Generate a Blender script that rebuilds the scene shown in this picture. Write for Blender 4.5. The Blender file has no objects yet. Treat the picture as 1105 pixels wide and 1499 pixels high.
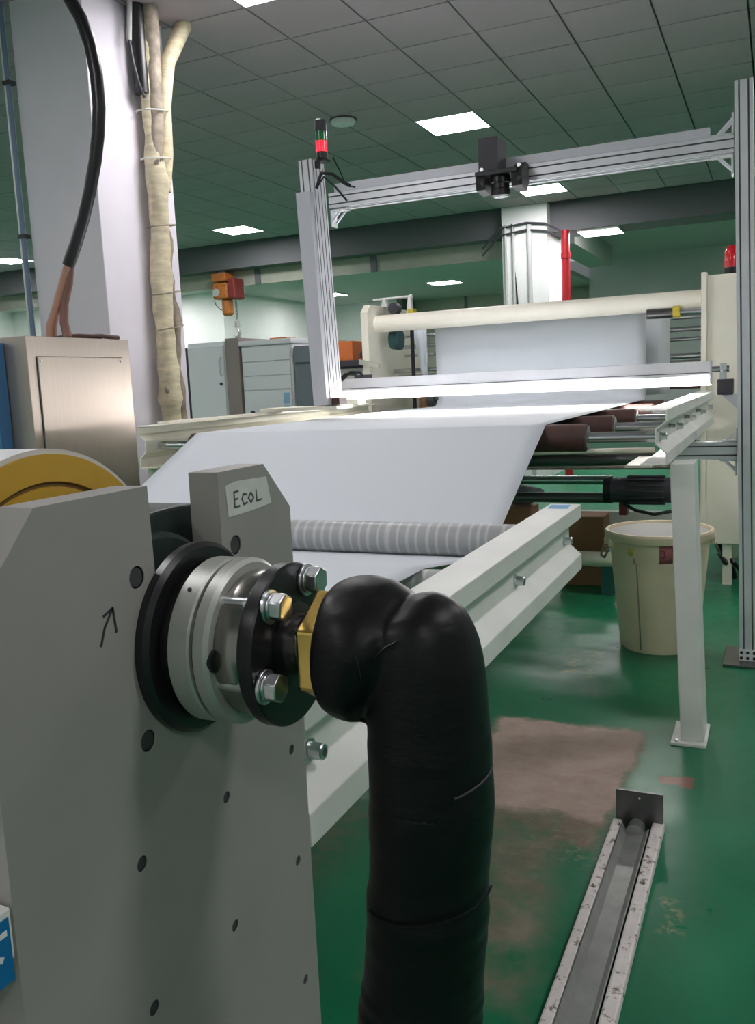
import bpy, bmesh, math, random
from mathutils import Vector, Matrix
random.seed(7)
SC = bpy.context.scene
COL = SC.collection
PI = math.pi

# ------------------------------------------------------------------ camera
F_PX = 1300.0
ROWS = ((0.91265235, 0.0158505, -0.40842924),      # world X, Y, Z seen in the lens frame (right, down, forward)
        (0.40608636, -0.14877118, 0.9016435),
        (-0.046471, -0.98874461, -0.14221304))
CAM_H = 1.5
cd = bpy.data.cameras.new('camera')
cam = bpy.data.objects.new('camera', cd)
COL.objects.link(cam)
rt = Vector([r[0] for r in ROWS]); dn = Vector([r[1] for r in ROWS]); fw = Vector([r[2] for r in ROWS])
cam.matrix_world = Matrix(((rt.x, -dn.x, -fw.x, 0), (rt.y, -dn.y, -fw.y, 0), (rt.z, -dn.z, -fw.z, CAM_H), (0, 0, 0, 1)))
cd.sensor_fit = 'HORIZONTAL'; cd.sensor_width = 36.0; cd.lens = F_PX / 1105.0 * 36.0
cd.clip_start = 0.05; cd.clip_end = 100
SC.camera = cam

# ------------------------------------------------------------------ world, exposure
w = bpy.data.worlds.new('world'); SC.world = w; w.use_nodes = True
w.node_tree.nodes['Background'].inputs[0].default_value = (0.8, 0.85, 0.9, 1)
w.node_tree.nodes['Background'].inputs[1].default_value = 0.15
SC.view_settings.view_transform = 'Standard'
SC.view_settings.look = 'None'
SC.view_settings.gamma = 1.0
SC.view_settings.use_curve_mapping = False
SC.view_settings.exposure = 1.62
PANEL_STRENGTH = 13.0
BAR_STRENGTH = 15.0

# ------------------------------------------------------------------ materials
MATS = {}
def mat(name, col, rough=0.5, metal=0.0, var=0.0, scale=8.0, bump=0.0, bscale=60.0, emit=None, stretch=None, col2=None, coat=0.0, alpha=None, aniso=0.0):
    m = bpy.data.materials.new(name); m.use_nodes = True
    nt = m.node_tree; b = nt.nodes['Principled BSDF']
    b.inputs['Base Color'].default_value = (*col, 1)
    b.inputs['Roughness'].default_value = rough
    b.inputs['Metallic'].default_value = metal
    if coat: b.inputs['Coat Weight'].default_value = coat
    if alpha is not None: b.inputs['Alpha'].default_value = alpha
    if emit:
        b.inputs['Emission Color'].default_value = (*emit[0], 1)
        b.inputs['Emission Strength'].default_value = emit[1]
    tc = None
    if var or bump or col2:
        tc = nt.nodes.new('ShaderNodeTexCoord')
        mp = nt.nodes.new('ShaderNodeMapping')
        if stretch: mp.inputs['Scale'].default_value = stretch
        nt.links.new(tc.outputs['Object'], mp.inputs['Vector'])
    if var or col2:
        n = nt.nodes.new('ShaderNodeTexNoise'); n.inputs['Scale'].default_value = scale; n.inputs['Detail'].default_value = 6
        nt.links.new(mp.outputs['Vector'], n.inputs['Vector'])
        r = nt.nodes.new('ShaderNodeValToRGB')
        a = tuple(max(0, c * (1 - var)) for c in col); c2 = col2 or tuple(min(1, c * (1 + var)) for c in col)
        r.color_ramp.elements[0].position = 0.35; r.color_ramp.elements[1].position = 0.68
        r.color_ramp.elements[0].color = (*a, 1); r.color_ramp.elements[1].color = (*c2, 1)
        nt.links.new(n.outputs['Fac'], r.inputs['Fac']); nt.links.new(r.outputs['Color'], b.inputs['Base Color'])
    if bump:
        n2 = nt.nodes.new('ShaderNodeTexNoise'); n2.inputs['Scale'].default_value = bscale; n2.inputs['Detail'].default_value = 4
        nt.links.new(mp.outputs['Vector'], n2.inputs['Vector'])
        bp = nt.nodes.new('ShaderNodeBump'); bp.inputs['Strength'].default_value = bump; bp.inputs['Distance'].default_value = 0.004
        nt.links.new(n2.outputs['Fac'], bp.inputs['Height']); nt.links.new(bp.outputs['Normal'], b.inputs['Normal'])
    MATS[name] = m
    return m

mat('plate_paint', (0.335, 0.322, 0.302), 0.42, var=0.05, scale=5, bump=0.05, bscale=140)
mat('beam_paint', (0.80, 0.80, 0.76), 0.38, var=0.05, scale=6)
mat('cream_paint', (0.86, 0.82, 0.70), 0.42, var=0.04, scale=4)
mat('aluminium', (0.80, 0.80, 0.84), 0.38, 0.45, var=0.05, scale=6)
mat('aluminium_grey', (0.66, 0.66, 0.72), 0.45, 0.25)
mat('clamp_grey', (0.46, 0.47, 0.44), 0.4, 0.35)
mat('slot_dark', (0.05, 0.05, 0.055), 0.6)
mat('slot_shade', (0.22, 0.22, 0.24), 0.6)  # shade inside the T-slots, put into the colour of their walls
mat('steel', (0.62, 0.64, 0.66), 0.22, 1.0)
mat('zinc', (0.66, 0.68, 0.70), 0.28, 1.0, var=0.1, scale=60)
mat('dark_steel', (0.17, 0.17, 0.17), 0.3, 0.9)
mat('gunmetal', (0.30, 0.29, 0.27), 0.25, 0.9)
mat('black_rubber', (0.012, 0.012, 0.014), 0.35)
mat('black_metal', (0.012, 0.012, 0.014), 0.34, 0.1)
mat('charcoal', (0.055, 0.05, 0.065), 0.5)
mat('black_vinyl', (0.004, 0.0036, 0.0048), 0.42, bump=0.25, bscale=35, stretch=(1, 1, 2.2))
mat('journal_green', (0.035, 0.055, 0.05), 0.4, 0.3, var=0.2, scale=20)
mat('brass', (0.72, 0.48, 0.14), 0.24, 1.0)
mat('brown_rubber', (0.075, 0.032, 0.026), 0.55, var=0.1, scale=30)
mat('paper', (0.66, 0.70, 0.745), 0.7)
mat('drum_white', (0.80, 0.81, 0.83), 0.5)
mat('yellow_paint', (0.62, 0.36, 0.035), 0.45, var=0.05)
mat('yellow_dark', (0.16, 0.085, 0.012), 0.6)
mat('bin_plastic', (0.92, 0.77, 0.56), 0.5, var=0.06, scale=5, bump=0.05, bscale=30)
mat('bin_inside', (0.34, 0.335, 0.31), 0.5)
mat('tag_red', (0.42, 0.13, 0.14), 0.6, var=0.15, scale=40)
mat('ink_dark', (0.03, 0.03, 0.035), 0.7)
mat('ink_grey', (0.10, 0.10, 0.10), 0.7)
mat('ink_maroon', (0.16, 0.03, 0.04), 0.7)
mat('seam', (0.42, 0.36, 0.27), 0.6)
mat('mark_yellow', (0.62, 0.5, 0.05), 0.6)
mat('tape', (0.66, 0.67, 0.64), 0.6, var=0.05, scale=40)
mat('label_blue', (0.01, 0.17, 0.42), 0.35)
mat('label_blue_light', (0.02, 0.30, 0.60), 0.35)
mat('label_white', (0.82, 0.84, 0.86), 0.5)
mat('label_pale', (0.30, 0.52, 0.72), 0.5)
mat('column_paint', (0.78, 0.74, 0.81), 0.7, var=0.03, scale=2)
mat('white_wall', (0.88, 0.90, 0.88), 0.6, var=0.02, scale=2)
mat('grey_wall', (0.52, 0.55, 0.53), 0.7, var=0.04, scale=1)
mat('olive_panel', (0.42, 0.43, 0.36), 0.7, var=0.05)
mat('ceiling_tile', (0.43, 0.37, 0.395), 0.8, var=0.03, scale=1.2)
mat('ceiling_gap', (0.09, 0.10, 0.10), 0.9)
mat('beam_dark', (0.15, 0.155, 0.165), 0.7)
mat('low_ceiling', (0.50, 0.53, 0.49), 0.75)
mat('lamp_frame', (0.75, 0.75, 0.75), 0.5)
mat('panel_glow', (0.9, 0.9, 0.9), 0.5, emit=((1.0, 0.965, 0.985), PANEL_STRENGTH))
mat('bar_glow', (0.95, 0.95, 0.95), 0.5, emit=((1.0, 0.97, 0.93), BAR_STRENGTH))
mat('stainless', (0.50, 0.435, 0.385), 0.40, 0.85, var=0.03, scale=3, stretch=(40, 40, 1), bump=0.04, bscale=30)
mat('stainless_side', (0.20, 0.20, 0.17), 0.5, 0.4)
mat('blue_paint', (0.05, 0.17, 0.36), 0.4)
mat('conduit_blue', (0.18, 0.24, 0.36), 0.5)
mat('conduit_grey', (0.55, 0.55, 0.54), 0.5)
mat('wrap_tape', (0.62, 0.55, 0.38), 0.65, var=0.18, scale=9, bump=0.8, bscale=28, stretch=(1, 1, 3))
mat('wrap_dirty', (0.33, 0.28, 0.22), 0.7, var=0.3, scale=14, bump=0.7, bscale=30)
mat('copper_pink', (0.45, 0.24, 0.18), 0.45, 0.2)
mat('copper_dark', (0.20, 0.10, 0.08), 0.5, 0.2)
mat('white_case', (0.86, 0.87, 0.90), 0.45)
mat('brown_case', (0.33, 0.28, 0.26), 0.6)
mat('slate_case', (0.20, 0.23, 0.26), 0.5)
mat('orange_paint', (0.75, 0.20, 0.05), 0.45)
mat('hoist_orange', (0.52, 0.17, 0.035), 0.45, var=0.25, scale=30)
mat('hoist_red', (0.22, 0.03, 0.025), 0.5)
mat('chain', (0.40, 0.40, 0.40), 0.35, 0.8)
mat('pipe_red', (0.40, 0.012, 0.02), 0.4)
mat('beacon_red', (0.62, 0.012, 0.02), 0.15, coat=0.5)
mat('lens_green', (0.01, 0.20, 0.06), 0.2, coat=0.5)
mat('lens_red', (0.50, 0.015, 0.04), 0.2, coat=0.5, emit=((1.0, 0.03, 0.06), 0.35))
mat('carton', (0.30, 0.16, 0.08), 0.75, var=0.08, scale=5)
mat('wood_stack', (0.55, 0.28, 0.16), 0.7, var=0.15, scale=4, stretch=(30, 1, 1))
mat('teal_paint', (0.02, 0.13, 0.11), 0.5)
mat('fan_teal', (0.03, 0.09, 0.10), 0.5)
mat('worn_steel', (0.42, 0.42, 0.41), 0.42, 0.6, var=0.12, scale=14)
mat('rust_paint', (0.88, 0.80, 0.78), 0.6, var=0.08, scale=12, bump=0.4, bscale=50)
mat('glass', (0.7, 0.75, 0.78), 0.1)

def rust_material():
    m = MATS['rust_paint']; nt = m.node_tree; b = nt.nodes['Principled BSDF']
    old = b.inputs['Base Color'].links[0].from_socket
    tc = nt.nodes.new('ShaderNodeTexCoord'); n = nt.nodes.new('ShaderNodeTexNoise')
    n.inputs['Scale'].default_value = 26; n.inputs['Detail'].default_value = 8; n.inputs['Roughness'].default_value = 0.75
    nt.links.new(tc.outputs['Object'], n.inputs['Vector'])
    r = nt.nodes.new('ShaderNodeValToRGB'); r.color_ramp.elements[0].position = 0.55; r.color_ramp.elements[1].position = 0.63
    nt.links.new(n.outputs['Fac'], r.inputs['Fac'])
    mx = nt.nodes.new('ShaderNodeMix'); mx.data_type = 'RGBA'; mx.inputs[7].default_value = (0.10, 0.055, 0.04, 1)
    nt.links.new(r.outputs['Color'], mx.inputs[0]); nt.links.new(old, mx.inputs[6]); nt.links.new(mx.outputs[2], b.inputs['Base Color'])
rust_material()

def striped_material():
    # roller sleeve with a wound, banded surface
    m = mat('banded_sleeve', (0.44, 0.45, 0.45), 0.42, 0.0); nt = m.node_tree; b = nt.nodes['Principled BSDF']
    tc = nt.nodes.new('ShaderNodeTexCoord'); sx = nt.nodes.new('ShaderNodeSeparateXYZ'); nt.links.new(tc.outputs['Object'], sx.inputs[0])
    n = nt.nodes.new('ShaderNodeTexNoise'); n.noise_dimensions = '1D'; n.inputs['Scale'].default_value = 16; n.inputs['Detail'].default_value = 1
    nt.links.new(sx.outputs['X'], n.inputs['W'])
    mu = nt.nodes.new('ShaderNodeMath'); mu.operation = 'MULTIPLY'; mu.inputs[1].default_value = 175
    nt.links.new(sx.outputs['X'], mu.inputs[0])
    ad = nt.nodes.new('ShaderNodeMath'); ad.operation = 'MULTIPLY_ADD'; ad.inputs[1].default_value = 5.0
    nt.links.new(n.outputs['Fac'], ad.inputs[0]); nt.links.new(mu.outputs[0], ad.inputs[2])
    si = nt.nodes.new('ShaderNodeMath'); si.operation = 'SINE'; nt.links.new(ad.outputs[0], si.inputs[0])
    r = nt.nodes.new('ShaderNodeValToRGB')
    r.color_ramp.elements[0].position = 0.2; r.color_ramp.elements[0].color = (0.36, 0.37, 0.37, 1)
    r.color_ramp.elements[1].position = 0.95; r.color_ramp.elements[1].color = (0.52, 0.53, 0.54, 1)
    nt.links.new(si.outputs[0], r.inputs['Fac']); nt.links.new(r.outputs['Color'], b.inputs['Base Color'])
striped_material()
MATS['black_vinyl'].node_tree.nodes['Principled BSDF'].inputs['Specular IOR Level'].default_value = 0.30

def floor_material():
    m = mat('epoxy_floor', (0.01, 0.16, 0.075), 0.22); nt = m.node_tree; b = nt.nodes['Principled BSDF']; b.inputs['Specular IOR Level'].default_value = 0.35
    N = nt.nodes.new; L = nt.links.new
    tc = N('ShaderNodeTexCoord')
    def noise(scale, detail=6, rough=0.6, src=None):
        n = N('ShaderNodeTexNoise'); n.inputs['Scale'].default_value = scale; n.inputs['Detail'].default_value = detail; n.inputs['Roughness'].default_value = rough
        L(src or tc.outputs['Object'], n.inputs['Vector']); return n
    def ramp(sock, p0, p1, c0=(0, 0, 0, 1), c1=(1, 1, 1, 1)):
        r = N('ShaderNodeValToRGB'); r.color_ramp.elements[0].position = p0; r.color_ramp.elements[1].position = p1
        r.color_ramp.elements[0].color = c0; r.color_ramp.elements[1].color = c1; L(sock, r.inputs['Fac']); return r.outputs['Color']
    def mix(f, a, c):
        x = N('ShaderNodeMix'); x.data_type = 'RGBA'
        L(f, x.inputs[0])
        for s, v in ((6, a), (7, c)):
            if hasattr(v, 'links'): L(v, x.inputs[s])
            else: x.inputs[s].default_value = v
        return x.outputs[2]
    def math2(op, a, c):
        x = N('ShaderNodeMath'); x.operation = op
        for i, v in enumerate((a, c)):
            if hasattr(v, 'links'): L(v, x.inputs[i])
            else: x.inputs[i].default_value = v
        return x.outputs[0]
    # distorted position so that worn patches have ragged outlines
    dn_ = noise(7, 6, 0.65)
    sub = N('ShaderNodeVectorMath'); sub.operation = 'SUBTRACT'; L(dn_.outputs['Color'], sub.inputs[0]); sub.inputs[1].default_value = (0.5, 0.5, 0.5)
    sca = N('ShaderNodeVectorMath'); sca.operation = 'SCALE'; L(sub.outputs[0], sca.inputs[0]); sca.inputs['Scale'].default_value = 0.16
    add = N('ShaderNodeVectorMath'); add.operation = 'ADD'; L(tc.outputs['Object'], add.inputs[0]); L(sca.outputs[0], add.inputs[1])
    def boxmask(cx, cy, hx, hy, soft, shear=0.0, src=None):
        sp = N('ShaderNodeSeparateXYZ'); L(src or add.outputs[0], sp.inputs[0])
        dy = math2('SUBTRACT', sp.outputs['Y'], cy)
        dx = math2('SUBTRACT', sp.outputs['X'], cx)
        dx = math2('ADD', dx, math2('MULTIPLY', dy, shear))
        ax = math2('DIVIDE', math2('SUBTRACT', hx, math2('ABSOLUTE', dx, 0)), soft)
        ay = math2('DIVIDE', math2('SUBTRACT', hy, math2('ABSOLUTE', dy, 0)), soft)
        mn = math2('MINIMUM', ax, ay)
        x = N('ShaderNodeClamp'); L(mn, x.inputs[0]); return x.outputs[0]
    g = ramp(noise(1.6, 5).outputs['Fac'], 0.3, 0.7, (0.010, 0.150, 0.070, 1), (0.013, 0.205, 0.094, 1))
    # scuffed, paler smears
    g = mix(math2('MULTIPLY', ramp(noise(5.5, 8, 0.7).outputs['Fac'], 0.60, 0.78), 0.35), g, (0.16, 0.23, 0.11, 1))
    concrete = ramp(noise(9, 8, 0.7).outputs['Fac'], 0.3, 0.75, (0.42, 0.30, 0.25, 1), (0.62, 0.48, 0.42, 1))
    main = boxmask(-0.80, 3.28, 0.34, 0.44, 0.05, -0.02)
    corner = boxmask(-0.58, 2.95, 0.11, 0.30, 0.05)
    tail = math2('MULTIPLY', boxmask(-0.80, 2.45, 0.26, 0.62, 0.10, 0.10), ramp(noise(4, 7, 0.7).outputs['Fac'], 0.32, 0.55))
    tail = math2('MULTIPLY', tail, 0.85)
    msk = math2('MAXIMUM', math2('MAXIMUM', main, corner), tail)
    dirt = ramp(noise(6, 8, 0.75).outputs['Fac'], 0.3, 0.8, (0.17, 0.13, 0.095, 1), (0.40, 0.31, 0.25, 1))
    worn = mix(main, dirt, concrete)
    base = mix(msk, g, worn)
    speck = math2('MULTIPLY', boxmask(-0.62, 2.72, 0.16, 0.18, 0.08), ramp(noise(30, 6, 0.7).outputs['Fac'], 0.52, 0.6))
    base = mix(math2('MULTIPLY', speck, 0.7), base, (0.22, 0.27, 0.16, 1))
    red = math2('MULTIPLY', boxmask(-0.315, 3.25, 0.055, 0.05, 0.012), 0.85)
    base = mix(red, base, (0.30, 0.10, 0.07, 1))
    pale = math2('MULTIPLY', boxmask(-0.245, 2.38, 0.035, 0.10, 0.05), ramp(noise(24, 6, 0.7).outputs['Fac'], 0.48, 0.58))
    base = mix(math2('MULTIPLY', pale, 0.8), base, (0.60, 0.50, 0.32, 1))
    spill = math2('MULTIPLY', boxmask(-0.95, 4.55, 0.16, 0.28, 0.12), ramp(noise(11, 6, 0.7).outputs['Fac'], 0.5, 0.66))
    base = mix(math2('MULTIPLY', spill, 0.55), base, (0.40, 0.40, 0.12, 1))
    smear = math2('MULTIPLY', boxmask(-1.35, 2.45, 0.16, 0.30, 0.15), ramp(noise(13, 6, 0.7).outputs['Fac'], 0.45, 0.62))
    base = mix(math2('MULTIPLY', smear, 0.5), base, (0.22, 0.17, 0.10, 1))
    L(base, b.inputs['Base Color'])
    rr = math2('ADD', math2('MULTIPLY', msk, 0.38), math2('MULTIPLY', ramp(noise(12, 5).outputs['Fac'], 0.3, 0.8), 0.16))
    rr = math2('ADD', rr, 0.27); L(rr, b.inputs['Roughness'])
    bp = N('ShaderNodeBump'); bp.inputs['Strength'].default_value = 0.12; bp.inputs['Distance'].default_value = 0.004
    L(noise(14, 5).outputs['Fac'], bp.inputs['Height']); L(bp.outputs['Normal'], b.inputs['Normal'])
floor_material()

# ------------------------------------------------------------------ mesh helpers
class MB:
    """collects shapes in world coordinates and links them as one mesh object"""
    def __init__(s): s.v = []; s.f = []; s.sm = []
    def add(s, vs, fs, smooth=False):
        o = len(s.v); s.v += [tuple(p) for p in vs]
        for f in fs: s.f.append(tuple(i + o for i in f)); s.sm.append(smooth)
        return s
    def box(s, x0, x1, y0, y1, z0, z1):
        x0, x1 = sorted((x0, x1)); y0, y1 = sorted((y0, y1)); z0, z1 = sorted((z0, z1))
        return s.add([(x0, y0, z0), (x1, y0, z0), (x1, y1, z0), (x0, y1, z0), (x0, y0, z1), (x1, y0, z1), (x1, y1, z1), (x0, y1, z1)],
                     [(0, 3, 2, 1), (4, 5, 6, 7), (0, 1, 5, 4), (1, 2, 6, 5), (2, 3, 7, 6), (3, 0, 4, 7)])
    def prism(s, poly, axis, a0, a1, smooth=False):
        """poly: 2D points, extruded along axis; 'x' -> (y,z), 'y' -> (x,z), 'z' -> (x,y)"""
        def p3(p, a):
            return {'x': (a, p[0], p[1]), 'y': (p[0], a, p[1]), 'z': (p[0], p[1], a)}[axis]
        n = len(poly); vs = [p3(p, a0) for p in poly] + [p3(p, a1) for p in poly]
        fs = [tuple(range(n)), tuple(range(2 * n - 1, n - 1, -1))] + [(i, n + i, n + (i + 1) % n, (i + 1) % n) for i in range(n)]
        o = len(s.v); s.v += vs
        for k, f in enumerate(fs): s.f.append(tuple(i + o for i in f)); s.sm.append(smooth and k > 1)
        return s
    def sweep(s, pts, rad, n=16, cap=True, smooth=True, tw=None):
        """round tube through points; rad a number or a list"""
        P = [Vector(p) for p in pts]; m = len(P)
        R = rad if isinstance(rad, (list, tuple)) else [rad] * m
        T = [(P[min(i + 1, m - 1)] - P[max(i - 1, 0)]).normalized() for i in range(m)]
        a = Vector((0, 0, 1)) if abs(T[0].z) < 0.9 else Vector((1, 0, 0))
        u = (a - T[0] * a.dot(T[0])).normalized(); vs = []
        for i in range(m):
            u = (u - T[i] * u.dot(T[i])).normalized(); vv = T[i].cross(u)
            for k in range(n):
                t = 2 * PI * k / n; r = R[i] * (tw(i, t) if tw else 1)
                vs.append(P[i] + (u * math.cos(t) + vv * math.sin(t)) * r)
        fs = []
        for i in range(m - 1):
            for k in range(n):
                k2 = (k + 1) % n; fs.append((i * n + k, i * n + k2, (i + 1) * n + k2, (i + 1) * n + k))
        o = len(s.v); s.v += [tuple(p) for p in vs]
        for f in fs: s.f.append(tuple(i + o for i in f)); s.sm.append(smooth)
        if cap:
            s.f.append(tuple(o + k for k in range(n - 1, -1, -1))); s.sm.append(False)
            s.f.append(tuple(o + (m - 1) * n + k for k in range(n))); s.sm.append(False)
        return s
    def cyl(s, p0, p1, r0, r1=None, n=24):
        return s.sweep([p0, p1], [r0, r0 if r1 is None else r1], n)
    def lathe(s, prof, c, axis='x', n=48, closed=False, smooth=True):
        """prof: list of (along, radius); revolve about axis through c=(other two coordinates)"""
        def p3(a, r, t):
            q = (c[0] + r * math.cos(t), c[1] + r * math.sin(t))
            return {'x': (a, q[0], q[1]), 'y': (q[0], a, q[1]), 'z': (q[0], q[1], a)}[axis]
        m = len(prof); vs = [p3(a, r, 2 * PI * k / n) for a, r in prof for k in range(n)]; o = len(s.v); s.v += vs
        rng = range(m if closed else m - 1)
        for i in rng:
            j = (i + 1) % m
            for k in range(n):
                k2 = (k + 1) % n
                s.f.append((o + i * n + k, o + i * n + k2, o + j * n + k2, o + j * n + k)); s.sm.append(smooth)
        if not closed:
            if prof[0][1] > 1e-6: s.f.append(tuple(o + k for k in range(n - 1, -1, -1))); s.sm.append(False)
            if prof[-1][1] > 1e-6: s.f.append(tuple(o + (m - 1) * n + k for k in range(n))); s.sm.append(False)
        return s
    def xf(s, M):
        s.v = [tuple(M @ Vector(p)) for p in s.v]; return s
    def ribbon(s, pts, wdt, nrm, off=0.0):
        """flat pen stroke lying on a plane with normal nrm"""
        nrm = Vector(nrm).normalized(); P = [Vector(p) + nrm * off for p in pts]
        for a, b in zip(P[:-1], P[1:]):
            d = (b - a).normalized(); q = nrm.cross(d) * wdt / 2; e = d * wdt * 0.3; h = nrm * 0.0004
            vs = [a - e - q, b + e - q, b + e + q, a - e + q]
            s.add(vs + [p + h for p in vs], [(0, 3, 2, 1), (4, 5, 6, 7), (0, 1, 5, 4), (1, 2, 6, 5), (2, 3, 7, 6), (3, 0, 4, 7)])
        return s
    def build(s, name, material, parent=None, origin=None, bevel=0.0, seg=2, auto=35, solid=0.0, sub=0):
        me = bpy.data.meshes.new(name)
        if parent is not None:
            base = parent.matrix_world_loc if False else WLOC[parent.name]
        else:
            base = Vector(origin) if origin is not None else base_of(s.v)
        me.from_pydata([tuple(Vector(p) - base) for p in s.v], [], s.f)
        me.update(); bm = bmesh.new(); bm.from_mesh(me)
        for f, smf in zip(bm.faces, s.sm): f.smooth = smf
        bmesh.ops.recalc_face_normals(bm, faces=bm.faces); bm.to_mesh(me); bm.free()
        if any(s.sm) and auto and len(s.f) < 20000:
            try: me.set_sharp_from_angle(angle=math.radians(auto))
            except Exception: pass
        o = bpy.data.objects.new(name, me); COL.objects.link(o)
        me.materials.append(MATS[material] if isinstance(material, str) else material)
        if parent is not None: o.parent = parent
        else: o.location = base
        WLOC[o.name] = base.copy()
        if bevel:
            md = o.modifiers.new('bevel', 'BEVEL'); md.width = bevel; md.segments = seg; md.limit_method = 'ANGLE'; md.angle_limit = math.radians(30); md.harden_normals = False
        if solid:
            md = o.modifiers.new('solid', 'SOLIDIFY'); md.thickness = solid; md.offset = 0
        if sub:
            md = o.modifiers.new('sub', 'SUBSURF'); md.levels = sub; md.render_levels = sub
        return o
WLOC = {}
def base_of(vs):
    xs = [p[0] for p in vs]; ys = [p[1] for p in vs]; zs = [p[2] for p in vs]
    return Vector(((min(xs) + max(xs)) / 2, (min(ys) + max(ys)) / 2, min(zs)))
def thing(name, label, cat, loc, group=None, kind=None):
    o = bpy.data.objects.new(name, None); COL.objects.link(o); o.location = loc; o.empty_display_size = 0.05
    WLOC[o.name] = Vector(loc); return tag(o, label, cat, group, kind)
def tag(o, label=None, cat=None, group=None, kind=None):
    if label: o['label'] = label
    if cat: o['category'] = cat
    if group: o['group'] = group
    if kind: o['kind'] = kind
    return o
def struct(o, label=None):
    o['kind'] = 'structure'
    if label: o['label'] = label
    return o
def B(x0, x1, y0, y1, z0, z1): return MB().box(x0, x1, y0, y1, z0, z1)
def thick(pts, t):
    """closed outline of an open 2D polyline given thickness t (to its left)"""
    P = [Vector(p) for p in pts]; n = len(P); off = []
    for i in range(n):
        d0 = (P[i] - P[i - 1]).normalized() if i else (P[1] - P[0]).normalized()
        d1 = (P[i + 1] - P[i]).normalized() if i < n - 1 else d0
        n0 = Vector((-d0.y, d0.x)); n1 = Vector((-d1.y, d1.x)); b = (n0 + n1).normalized()
        off.append(P[i] + b * t / max(0.3, b.dot(n0)))
    return [tuple(p) for p in P] + [tuple(p) for p in reversed(off)]
def lean_x(base, ang):
    """small lean about the Y axis through a base point"""
    b = Vector(base); return Matrix.Translation(b) @ Matrix.Rotation(ang, 4, 'Y') @ Matrix.Translation(-b)
def text_mesh(name, txt, size, M, material, parent, ext=0.0004):
    cu = bpy.data.curves.new(name, 'FONT'); cu.body = txt; cu.size = size; cu.extrude = ext; cu.align_x = 'CENTER'; cu.align_y = 'CENTER'
    t = bpy.data.objects.new(name, cu); COL.objects.link(t)
    dg = bpy.context.evaluated_depsgraph_get(); me = bpy.data.meshes.new_from_object(t.evaluated_get(dg))
    bpy.data.objects.remove(t); bpy.data.curves.remove(cu)
    me.transform(Matrix.Translation(-WLOC[parent.name]) @ M); me.materials.clear(); me.materials.append(MATS[material])
    o = bpy.data.objects.new(name, me); COL.objects.link(o); o.parent = parent; return o
def slotted(w_, h_, nw, nh, slot=0.0075, depth=0.009):
    """rectangular T-slot outline centred on 0: nw slots on the width sides, nh on the height sides"""
    def side(p0, p1, n, nrm):
        p0 = Vector(p0); p1 = Vector(p1); d = (p1 - p0); L_ = d.length; d.normalize(); nrm = Vector(nrm); out = [p0]
        for k in range(n):
            c = p0 + d * (L_ * (k + 0.5) / n)
            out += [c - d * slot / 2, c - d * slot / 2 - nrm * depth, c + d * slot / 2 - nrm * depth, c + d * slot / 2]
        return out
    a, b = w_ / 2, h_ / 2
    return [tuple(p) for p in side((-a, -b), (a, -b), nw, (0, -1)) + side((a, -b), (a, b), nh, (1, 0)) + side((a, b), (-a, b), nw, (0, 1)) + side((-a, b), (-a, -b), nh, (-1, 0))]
def profile(outline, axis, a0, a1, M_, name, parent):
    """extruded T-slot profile: slot walls get their shade as a darker material"""
    mb = MB().prism(outline, axis, a0, a1); n = len(outline)
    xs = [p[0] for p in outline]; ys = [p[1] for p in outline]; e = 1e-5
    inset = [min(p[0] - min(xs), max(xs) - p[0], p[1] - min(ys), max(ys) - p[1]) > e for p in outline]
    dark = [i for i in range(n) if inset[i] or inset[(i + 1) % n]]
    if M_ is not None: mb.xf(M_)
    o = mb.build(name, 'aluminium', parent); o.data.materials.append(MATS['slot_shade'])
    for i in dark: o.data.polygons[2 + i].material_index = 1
    return o
def shift(poly, dx, dy): return [(p[0] + dx, p[1] + dy) for p in poly]
def hexhead(mb, c, axis_dir, r, h):
    c = Vector(c); d = Vector(axis_dir).normalized()
    return mb.sweep([c, c + d * h], r, 6, smooth=False)

# ------------------------------------------------------------------ setting
floor = struct(B(-16, 6, -4, 22, -0.2, 0).build('floor', 'epoxy_floor', origin=(0, 0, 0)), 'green epoxy floor with worn bare patches')
CZ = 4.0
PITCH = 0.605
GX0, GY0 = -2.95, 8.76                     # centre of the lamp ahead: lamps fill one tile of the grid
struct(B(-16, 6, -4, 13.75, CZ + 0.03, CZ + 0.15).build('ceiling', 'ceiling_gap'), 'grey suspended ceiling of square tiles')
ceiling = bpy.data.objects['ceiling']
LAMPS = {}
for k in (-2, -1, 0, 1):
    for j in (-3, -2, -1, 0, 1): LAMPS[(8 * k, 6 * j)] = True
def lens_xy(p):
    d = Vector((p[0], p[1], p[2] - CAM_H)); c = (d.dot(rt), d.dot(dn), d.dot(fw))
    return None if c[2] < 0.2 else (552.5 + F_PX * c[0] / c[2], 749.5 + F_PX * c[1] / c[2])
tile_me = None; far_tiles = MB(); n_tiles = 0
for i in range(-21, 15):
    for j in range(-21, 8):
        x = GX0 + i * PITCH; y = GY0 + j * PITCH
        if x < -15.6 or x > 5.6 or y < -3.6 or y > 13.2 or (i, j) in LAMPS: continue
        q = lens_xy((x, y, CZ)); h = PITCH / 2 - 0.007
        if q and -20 < q[0] < 1125 and -40 < q[1] < 420 and n_tiles < 300 and not (x < -5.5 and y < 8 and q[0] < 60):
            n_tiles += 1
            if tile_me is None:
                o = B(x - h, x + h, y - h, y + h, CZ, CZ + 0.018).build('ceiling_tile', 'ceiling_tile', origin=(x, y, CZ), bevel=0)
                tile_me = o.data
            else:
                o = bpy.data.objects.new('ceiling_tile', tile_me); COL.objects.link(o); o.location = (x, y, CZ)
            o.parent = ceiling; o.location = Vector((x, y, CZ)) - WLOC['ceiling']
        else:
            far_tiles.box(x - h, x + h, y - h, y + h, CZ, CZ + 0.018)
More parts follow.
